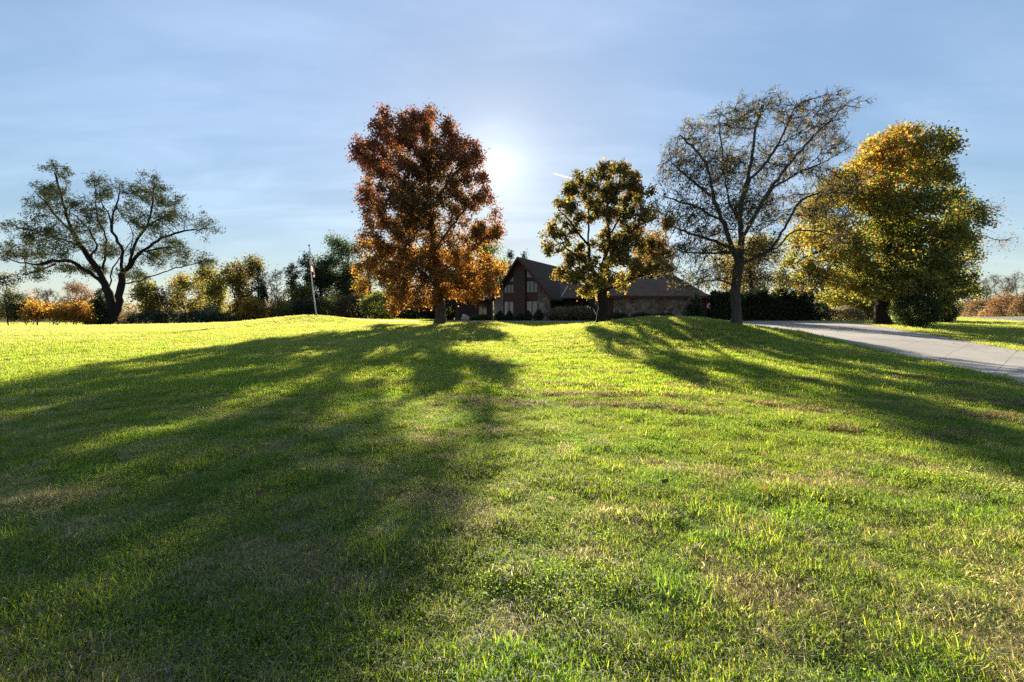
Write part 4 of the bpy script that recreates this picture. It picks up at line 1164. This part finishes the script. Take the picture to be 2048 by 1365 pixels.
b = MB(); b.ball((0, 0, .28), .5, (1.0, .8, .8), 12, 8)
rk = b.build('boulder', M['rock'], smooth=True)
rg_ = np.random.default_rng(8)
for v in rk.data.vertices: v.co *= 1 + .12 * math.sin(v.co.x * 7 + v.co.z * 5) + .06 * rg_.normal()
rp_ = spot(931, 49.3); rk.location = tuple(rp_); setp(rk, 'pale rounded boulder left of the house beside the drive', 'boulder')
# hedge and right side
hedge = shrub('hedge', 'tall black-green clipped hedge behind the leafless fan tree', 1520, 49, 584, 196, {'darkneedle': 1, 'dark': .7}, 42000, 240, 'box', None, 'needle', .26, .16, 'hedge')
RG = 'bushes beyond the driveway bend'
shrub('shrub', 'round grey-green bush right of the black hedge', 1637, 50, 600, 40, {'bluegreen': 1, 'green': .6}, 3600, 241, 'round', RG, L=.16)
shrub('shrub', 'pinkish dry-tipped bush left of the broad maple trunk', 1690, 49, 611, 76, {'tan': 1.3, 'olive': .6, 'silver': .4}, 5600, 242, 'dome', RG, L=.16)
shrub('shrub', 'bright yellow-green bush close left of the maple trunk', 1735, 52, 598, 52, {'yellowgreen': 1.3, 'yellow': .8}, 4200, 243, 'round', RG, L=.18)
tree('yellow_tree', 'low yellow-green tree glimpsed under the broad maple crown', 1690, 56, 535, 190, 'round', {'yellowgreen': 1, 'yellow': .7, 'green': .5}, 14000, 244, RG, L=.26)
shrub('shrub', 'big dark rounded bush right of the broad maple trunk', 1832, 31.5, 580, 86, {'dark': 1, 'green': .8}, 12000, 245, 'round', RG, L=.12)
shrub('shrub', 'small dark bush behind the big rounded bush', 1888, 40, 598, 46, {'dark': 1, 'olive': .6}, 3200, 246, 'round', RG, L=.15)
tree('slender_tree', 'half-bare dark tree at the right flank of the broad maple', 1898, 44, 380, 132, 'open', {'rust': .6, 'dark': .6, 'olive': .8}, 1700, 247, None, L=.18, xoff=.30, nat=420, R0=.09, rt=.026)
# far right thicket
QG = 'brown thicket across the road'
for k, (px, Y, tp, wd, pl, lb) in enumerate([
 (1915, 122, 606, 50, {'tan': 1, 'olive': .8}, 'tan bush at the left end of the thicket across the road'),
 (1962, 99, 592, 60, {'brown': 1, 'rust': .5, 'olive': .4}, 'brown bush beneath the bare trees across the road'),
 (2010, 86, 582, 70, {'rust': .8, 'brown': 1, 'orange': .15}, 'reddish brown bush near the right edge across the road'),
 (2052, 78, 578, 56, {'brown': 1, 'olive': .6, 'rust': .4}, 'olive brown bush cut by the right picture edge'),
 (1985, 92, 617, 46, {'tan': 1, 'orange': .3, 'olive': .5}, 'low tan and orange bush on the verge')]):
    shrub('shrub', lb, px, Y, tp, wd, pl, 3400, 250 + k, 'dome', QG, L=.30, bark='bark')
for k, (px, Y, tp, wd, lb) in enumerate([(1968, 112, 560, 44, 'leafless tree left of two others across the road'), (1998, 104, 546, 50, 'leafless tree in the middle across the road'), (2034, 98, 544, 56, 'leafless tree at the right edge across the road'), (1938, 128, 572, 34, 'small leafless tree farthest left across the road')]):
    tree('bare_tree', lb, px, Y, tp, wd, 'bare', 'brown', 120, 260 + k, 'leafless trees across the road', bark='bark')
# utility pole glimpsed through the maple
up = spot(1855, 62)
ur = thing('utility_pole', up, 'grey utility pole glimpsed through the broad maple crown', 'utility pole')
b = MB(); b.tube([(0, 0, -.3), (0, 0, 10)], [.16, .11], 8); b.build('pole', M['bark_pale'], ur)
b = MB(); b.box(-1.1, 1.1, -.18, -.08, 9.2, 9.35); b.build('crossarm', M['bark_pale'], ur)
# distant woods along the horizon (one mass)
rng = np.random.default_rng(77)
n = 60000
dX = rng.uniform(-420, 420, n); dY = 190 + rng.uniform(0, 45, n) - .0004 * dX ** 2 * .6
dH = 3.2 + 6.0 * fbm(dX * .05 + 40, dX * 0 + 3, 4) + 1.5 * vnoise(dX * .35, dX * 0)
dZ = hgt(dX, dY) + dH * rng.random(n) ** .8
c = palcol({'olive': 1, 'brown': 1, 'rust': .4, 'green': .5, 'tan': .3}, n, rng)
V, Q = leaf_quads(np.stack([dX, dY, dZ], -1), .95, .6, rng, 0)
setp(mk('distant_woods', V, Q, None, M['leaf'], col=np.repeat(c, 4, 0)), 'far hazy strip of autumn woods along the horizon', 'woods', kind='stuff')
# vapour trail high in the sky
ca, cb_ = at(1105, 347, 26000), at(1143, 357, 27000)
tt = np.linspace(0, 1, 14)
b = MB(); b.tube([ca + (cb_ - ca) * t_ for t_ in tt], 10 + 22 * np.sin(np.pi * np.clip(tt * .8 + .1, 0, 1)), 6)
setp(b.build('contrail', M['vapour_trail'], smooth=True), 'short thin white vapour trail in the sky right of the sun', 'contrail')

# ---------------------------------------------------------------- grass blades (one object, scattered tufts)
m, t, o = newmat('grass_blade')
a = N(t, 'ShaderNodeAttribute', attribute_name='col')
ai = N(t, 'ShaderNodeAttribute', attribute_name='dry'); ai.attribute_type = 'INSTANCER'
ag = N(t, 'ShaderNodeAttribute', attribute_name='lush'); ag.attribute_type = 'INSTANCER'
straw = mixc(t, .55, a.outputs['Color'], (.44, .42, .27))
c = mixc(t, ai.outputs['Fac'], a.outputs['Color'], straw)
c = mixc(t, ag.outputs['Fac'], c, mixc(t, 1.0, c, (.82, .98, .80), 'MULTIPLY'))
d = N(t, 'ShaderNodeBsdfDiffuse'); tr = N(t, 'ShaderNodeBsdfTranslucent'); g = N(t, 'ShaderNodeBsdfGlossy')
g.inputs['Roughness'].default_value = .55
t.links.new(c, d.inputs[0]); t.links.new(mixc(t, 1.0, c, (2.15, 1.85, .95), 'MULTIPLY'), tr.inputs[0])
m1 = N(t, 'ShaderNodeMixShader'); m1.inputs[0].default_value = .66
t.links.new(d.outputs[0], m1.inputs[1]); t.links.new(tr.outputs[0], m1.inputs[2])
m2 = N(t, 'ShaderNodeMixShader'); m2.inputs[0].default_value = .03
t.links.new(m1.outputs[0], m2.inputs[1]); t.links.new(g.outputs[0], m2.inputs[2]); t.links.new(m2.outputs[0], o.inputs[0])
M['grass'] = m
tufts = bpy.data.collections.new('grass_tufts')            # source meshes, not linked into the scene
GREEN = [(.125, .225, .022), (.165, .255, .026), (.09, .175, .020), (.225, .28, .03)]
STRAW = [(.38, .355, .24), (.46, .44, .31), (.31, .28, .18), (.23, .20, .13)]
def blades(rng, n, rad, ln, wd, lean, pal, lie=0.0):
    a_ = rng.random(n) * 6.283; q = rad * rng.random(n) ** .5
    B = np.stack([q * np.cos(a_), q * np.sin(a_), np.full(n, -.004)], -1)
    ln = ln * rng.uniform(.5, 1.25, n); wd = wd * rng.uniform(.7, 1.3, n)
    h = rng.random(n) * 6.283; hd = np.stack([np.cos(h), np.sin(h), 0 * h], -1)
    ben = lean * rng.uniform(.3, 1.3, n); lying = rng.random(n) < lie
    ben = np.where(lying, rng.uniform(1.25, 1.5, n), ben)
    def pt(f):
        an = ben * (.5 + .6 * f)
        return B + (hd * np.sin(an)[:, None] + np.array([0, 0, 1.]) * np.cos(an)[:, None]) * (ln * f)[:, None] + np.where(lying, .01 + .03 * rng.random(n), 0)[:, None] * np.array([0, 0, 1.])
    sd = np.stack([-np.sin(h + .5 * rng.normal(size=n)), np.cos(h), 0 * h], -1)
    V = []
    for f, k in ((0, .8), (.5, 1.0)):
        p = pt(np.full(n, f)); V += [p - sd * (wd * k / 2)[:, None], p + sd * (wd * k / 2)[:, None]]
    V.append(pt(np.ones(n)))
    V = np.stack(V, 1).reshape(-1, 3)
    b = np.arange(n) * 5
    Q = np.stack([b, b + 1, b + 3, b + 2], -1); T = np.stack([b + 2, b + 3, b + 4], -1)
    pc = np.asarray(pal); c_ = pc[rng.integers(0, len(pc), n)] * rng.uniform(.75, 1.25, (n, 1))
    return V, Q, T, np.repeat(c_, 5, 0)
def tuft(name, *sets):
    VV, QQ, TT, CC, b = [], [], [], [], 0
    for V, Q, T, C_ in sets:
        VV.append(V); QQ.append(Q + b); TT.append(T + b); CC.append(C_); b += len(V)
    o = mk(name, np.concatenate(VV), np.concatenate(QQ), np.concatenate(TT), M['grass'], col=np.concatenate(CC), link=False)
    tufts.objects.link(o)
def clover(rng, n, rad):
    a_ = rng.random(n) * 6.283; q = rad * rng.random(n) ** .5
    P = np.stack([q * np.cos(a_), q * np.sin(a_), .02 + .035 * rng.random(n)], -1)
    V, Q = leaf_quads(P, .015, .014, rng, 0)
    V = V.reshape(n, 4, 3); V[:, :, 2] = P[:, None, 2] + (V[:, :, 2] - P[:, None, 2]) * .45; V = V.reshape(-1, 3)
    c_ = np.asarray(GREEN)[rng.integers(0, 3, n)] * rng.uniform(.8, 1.3, (n, 1))
    return V, Q, np.zeros((0, 3), int), np.repeat(c_, 4, 0)
rng = np.random.default_rng(9)
for k in range(4):                                          # 0-3 lawn, close by
    tuft('tuft_a%d' % k, blades(rng, 64, .085, .049, .0036, .88, GREEN, .10), blades(rng, 6, .09, .07, .0028, .9, STRAW, .85))
for k in range(2):                                          # 4-5 dry thatch
    tuft('tuft_b%d' % k, blades(rng, 14, .085, .05, .004, .8, GREEN), blades(rng, 46, .10, .085, .003, .9, STRAW, .75))
tuft('tuft_c0', clover(rng, 34, .09), blades(rng, 16, .08, .05, .004, .9, GREEN))     # 6 clover
tuft('tuft_d0', blades(rng, 26, .06, .095, .005, .85, GREEN), blades(rng, 10, .08, .07, .003, .8, STRAW, .6))   # 7 rank tuft
for k in range(3):                                          # 8-10 lawn, farther away
    tuft('tuft_e%d' % k, blades(rng, 60, .24, .065, .010, .7, GREEN), blades(rng, 8, .24, .07, .007, .9, STRAW, .7))
for k in range(2):                                          # 11-12 dry, farther away
    tuft('tuft_f%d' % k, blades(rng, 22, .24, .055, .010, .8, GREEN), blades(rng, 50, .24, .08, .007, .9, STRAW, .65))
tuft('tuft_g0', blades(rng, 26, .10, .09, .006, 1.2, [(.34, .29, .17), (.25, .21, .13), (.18, .15, .10)], .9))    # 13 clippings
def scatter(y0, y1, dens, marg=1.5, wide=1.28):
    n = int(dens * (wide * (y1 ** 2 - y0 ** 2) + 2 * marg * (y1 - y0)))
    # area of a trapezoid strip: 2*(wide*Y+marg)
    Y = []
    while sum(map(len, Y)) < n:
        c_ = rng.uniform(y0, y1, n); Y.append(c_[rng.random(n) < (wide * c_ + marg) / (wide * y1 + marg)])
    Y = np.concatenate(Y)[:n]; X = rng.uniform(-1, 1, n) * (wide * Y + marg)
    return X, Y
PX, PY_, KIND, SCL = [], [], [], []
def dryness(X, Y):
    al, ac = X * .93 - Y * .36, X * .36 + Y * .93           # along and across the mown rows
    v = .20 * fbm(X * .5 + 11, Y * .5 + 3, 3) + .45 * fbm(X * 3.2 + 50, Y * 3.2, 4) + .38 * fbm(al * .45 + 20, ac * 1.9 + 60, 4) - .03
    v = v + .25 * sstep(-22, -32, X) * sstep(44, 36, Y) * sstep(20, 28, Y) * fbm(X * .2, Y * .5)
    return v
for (y0, y1, dens, near, sc0) in ((.9, 4.0, 560, True, 1.0), (4.0, 8.5, 330, True, 1.15), (8.5, 16, 95, False, 1.0), (16, 30, 34, False, 1.25), (30, 64, 9, False, 1.6), (64, 118, 1.7, False, 3.2)):
    X, Y = scatter(y0, y1, dens)
    dr = dryness(X, Y); rk_ = rng.random(len(X))
    hg = np.clip(.5 + 1.5 * (fbm(X * 3.1 + 7, Y * 3.1 + 9, 3) - .5), 0, 1)
    if near:
        k = rng.integers(0, 4, len(X))
        k = np.where(rk_ < sstep(.50, .70, dr) * .42, rng.integers(4, 6, len(X)), k)
        k = np.where((fbm(X * 1.9 + 90, Y * 1.9 + 4, 3) > .57) & (rk_ > .82), 6, k)
        k = np.where((fbm(X * 2.3 + 30, Y * 2.3 + 70, 3) > .64) & (rk_ > .88), 7, k)
    else:
        k = np.where(rk_ < sstep(.50, .70, dr) * .42, rng.integers(11, 13, len(X)), rng.integers(8, 11, len(X)))
    s_ = sc0 * (.55 + .9 * hg) * rng.uniform(.8, 1.2, len(X))
    s_ = s_ * (1 - .25 * sstep(.5, .7, dr)) * (.75 + .5 * fbm((X * .93 - Y * .36) * .6, (X * .36 + Y * .93) * 2.2 + 9, 3))
    PX.append(X); PY_.append(Y); KIND.append(k); SCL.append(s_)
# longer grass the mower leaves along the drive and round the trunks
for E, sgn in ((dA, 1), (dB, -1)):
    sel = np.where((E[:-1, 1] < 46) & (E[:-1, 0] > 8))[0]
    q = np.repeat(sel, 26); f_ = rng.random(len(q))
    e_ = E[q] * (1 - f_[:, None]) + E[q + 1] * f_[:, None] + rng.normal(size=(len(q), 2)) * .05
    out_ = unit((dA[q] - dB[q]) * sgn); e_ = e_ + out_ * .10
    PX.append(e_[:, 0]); PY_.append(e_[:, 1]); KIND.append(rng.integers(8, 11, len(q))); SCL.append(rng.uniform(.7, 1.5, len(q)))
for bx_, by_, br_ in [(spot(881, 38)[0], 38, .7), (spot(1473, 21.5)[0], 21.5, .42), (spot(1203, 40)[0], 40, .7), (spot(1764, 36)[0], 36, .8)]:
    a_ = rng.random(90) * 6.283; q = br_ * rng.uniform(.75, 1.25, 90)
    PX.append(bx_ + q * np.cos(a_)); PY_.append(by_ + q * np.sin(a_)); KIND.append(rng.integers(8, 13, 90)); SCL.append(rng.uniform(1.0, 2.2, 90))
# rows of clippings left by the mower, running across the sunlit lawn
n = 3800
tt = rng.random(n); row = rng.integers(0, 6, n)
cx_ = -1.0 + 12 * tt; cy_ = 14.5 - row * 1.25 - 4.5 * tt + .12 * rng.normal(size=n) + .35 * np.sin(cx_ * 1.3 + row)
kp = (fbm(cx_ * 1.1 + row * 9, cy_ * .8, 3) > .53) & (cy_ > 5)
PX.append(cx_[kp]); PY_.append(cy_[kp]); KIND.append(np.full(kp.sum(), 13)); SCL.append(rng.uniform(.8, 1.7, kp.sum()))
X = np.concatenate(PX); Y = np.concatenate(PY_); K = np.concatenate(KIND).astype(np.int32); SC = np.concatenate(SCL)
drv = inpoly(X, Y, drive_poly) | inpoly(X, Y, road_poly) | ((Y > 48.2) & (X > -9.2) & (X < 33)) 
keep = ~drv
X, Y, K, SC = X[keep], Y[keep], K[keep], SC[keep]
Z = hgt(X, Y) + np.where(K == 13, .015, 0)
gme = bpy.data.meshes.new('grass')
gme.vertices.add(len(X)); gme.vertices.foreach_set('co', np.stack([X, Y, Z], -1).astype(np.float32).ravel())
def pattr(nm, ty, arr, key='value'):
    a_ = gme.attributes.new(nm, ty, 'POINT'); a_.data.foreach_set(key, np.ascontiguousarray(arr).ravel())
pattr('kind_id', 'INT', K)
rot = np.stack([rng.normal(size=len(X)) * .12, rng.normal(size=len(X)) * .12, rng.random(len(X)) * 6.283], -1).astype(np.float32)
pattr('rot', 'FLOAT_VECTOR', rot, 'vector')
pattr('scl', 'FLOAT_VECTOR', np.stack([SC ** .5, SC ** .5, np.minimum(SC, 1.7)], -1).astype(np.float32), 'vector')
dr = dryness(X, Y)
far_dry = sstep(-16, -26, X) * sstep(18, 26, Y) * .60 + .04 + .52 * sstep(10, 27, Y)
pattr('dry', 'FLOAT', np.clip(sstep(.48, .70, dr) * .42 + far_dry * fbm(X * .25, Y * .9, 3) * 1.4, 0, .9).astype(np.float32))
pattr('lush', 'FLOAT', np.clip(sstep(.5, .7, fbm(X * 2.2 + 60, Y * 2.2 + 20, 4)), 0, 1).astype(np.float32))
gme.update(); gme.materials.append(M['grass'])
grass = bpy.data.objects.new('grass', gme); COL.objects.link(grass)
setp(grass, 'short mown lawn grass with dry thatch patches covering the whole foreground', 'grass', kind='stuff')
ng = bpy.data.node_groups.new('grass_scatter', 'GeometryNodeTree')
ng.interface.new_socket('Geometry', in_out='INPUT', socket_type='NodeSocketGeometry')
ng.interface.new_socket('Geometry', in_out='OUTPUT', socket_type='NodeSocketGeometry')
gi = ng.nodes.new('NodeGroupInput'); go = ng.nodes.new('NodeGroupOutput')
iop = ng.nodes.new('GeometryNodeInstanceOnPoints'); ci = ng.nodes.new('GeometryNodeCollectionInfo')
ci.inputs['Collection'].default_value = tufts; ci.inputs['Separate Children'].default_value = True; ci.inputs['Reset Children'].default_value = True
def nattr(nm, ty):
    n_ = ng.nodes.new('GeometryNodeInputNamedAttribute'); n_.data_type = ty; n_.inputs['Name'].default_value = nm
    return n_.outputs['Attribute']
ng.links.new(gi.outputs[0], iop.inputs['Points']); ng.links.new(ci.outputs[0], iop.inputs['Instance'])
iop.inputs['Pick Instance'].default_value = True
ng.links.new(nattr('kind_id', 'INT'), iop.inputs['Instance Index'])
e2r = ng.nodes.new('FunctionNodeEulerToRotation'); ng.links.new(nattr('rot', 'FLOAT_VECTOR'), e2r.inputs[0])
ng.links.new(e2r.outputs[0], iop.inputs['Rotation']); ng.links.new(nattr('scl', 'FLOAT_VECTOR'), iop.inputs['Scale'])
ng.links.new(iop.outputs[0], go.inputs[0])
md = grass.modifiers.new('scatter', 'NODES'); md.node_group = ng
print('grass tufts', len(X))

# fallen leaves along the drive and under the trees
n = 2000
pk = rng.integers(0, len(dB) - 1, n); f_ = rng.random(n)
e0 = dB[pk] * (1 - f_[:, None]) + dB[pk + 1] * f_[:, None]
inw = dA[pk] - dB[pk]
lf = e0 + unit(inw) * (rng.exponential(.35, n) - .25)[:, None]
n2 = 2600
lf2 = np.stack([rng.normal(-6, 4.5, n2), rng.normal(35.5, 3.5, n2)], -1)
lf3 = dA[rng.integers(0, len(dA), 160)] + rng.normal(size=(160, 2)) * .8
lf4 = np.stack([rng.uniform(-6, 8, 60), rng.uniform(2.5, 9, 60)], -1)
LP = np.concatenate([lf, lf2, lf3, lf4])
LZ = hgt(LP[:, 0], LP[:, 1]) + np.where(inpoly(LP[:, 0], LP[:, 1], drive_poly), .045, .07)
V, Q = leaf_quads(np.concatenate([LP, LZ[:, None]], 1), .11, .075, rng, 0)
V = V.reshape(-1, 4, 3); V[:, :, 2] = LZ[:, None] + (V[:, :, 2] - LZ[:, None]) * .3; V = V.reshape(-1, 3)
cl_ = palcol({'rust': 1, 'brown': 1, 'tan': .5, 'orange': .4}, len(LP), rng)
setp(mk('fallen_leaves', V, Q, None, M['leaf'], col=np.repeat(cl_, 4, 0)), 'scattered brown fallen leaves along the driveway edge and lawn', 'leaves', kind='stuff')
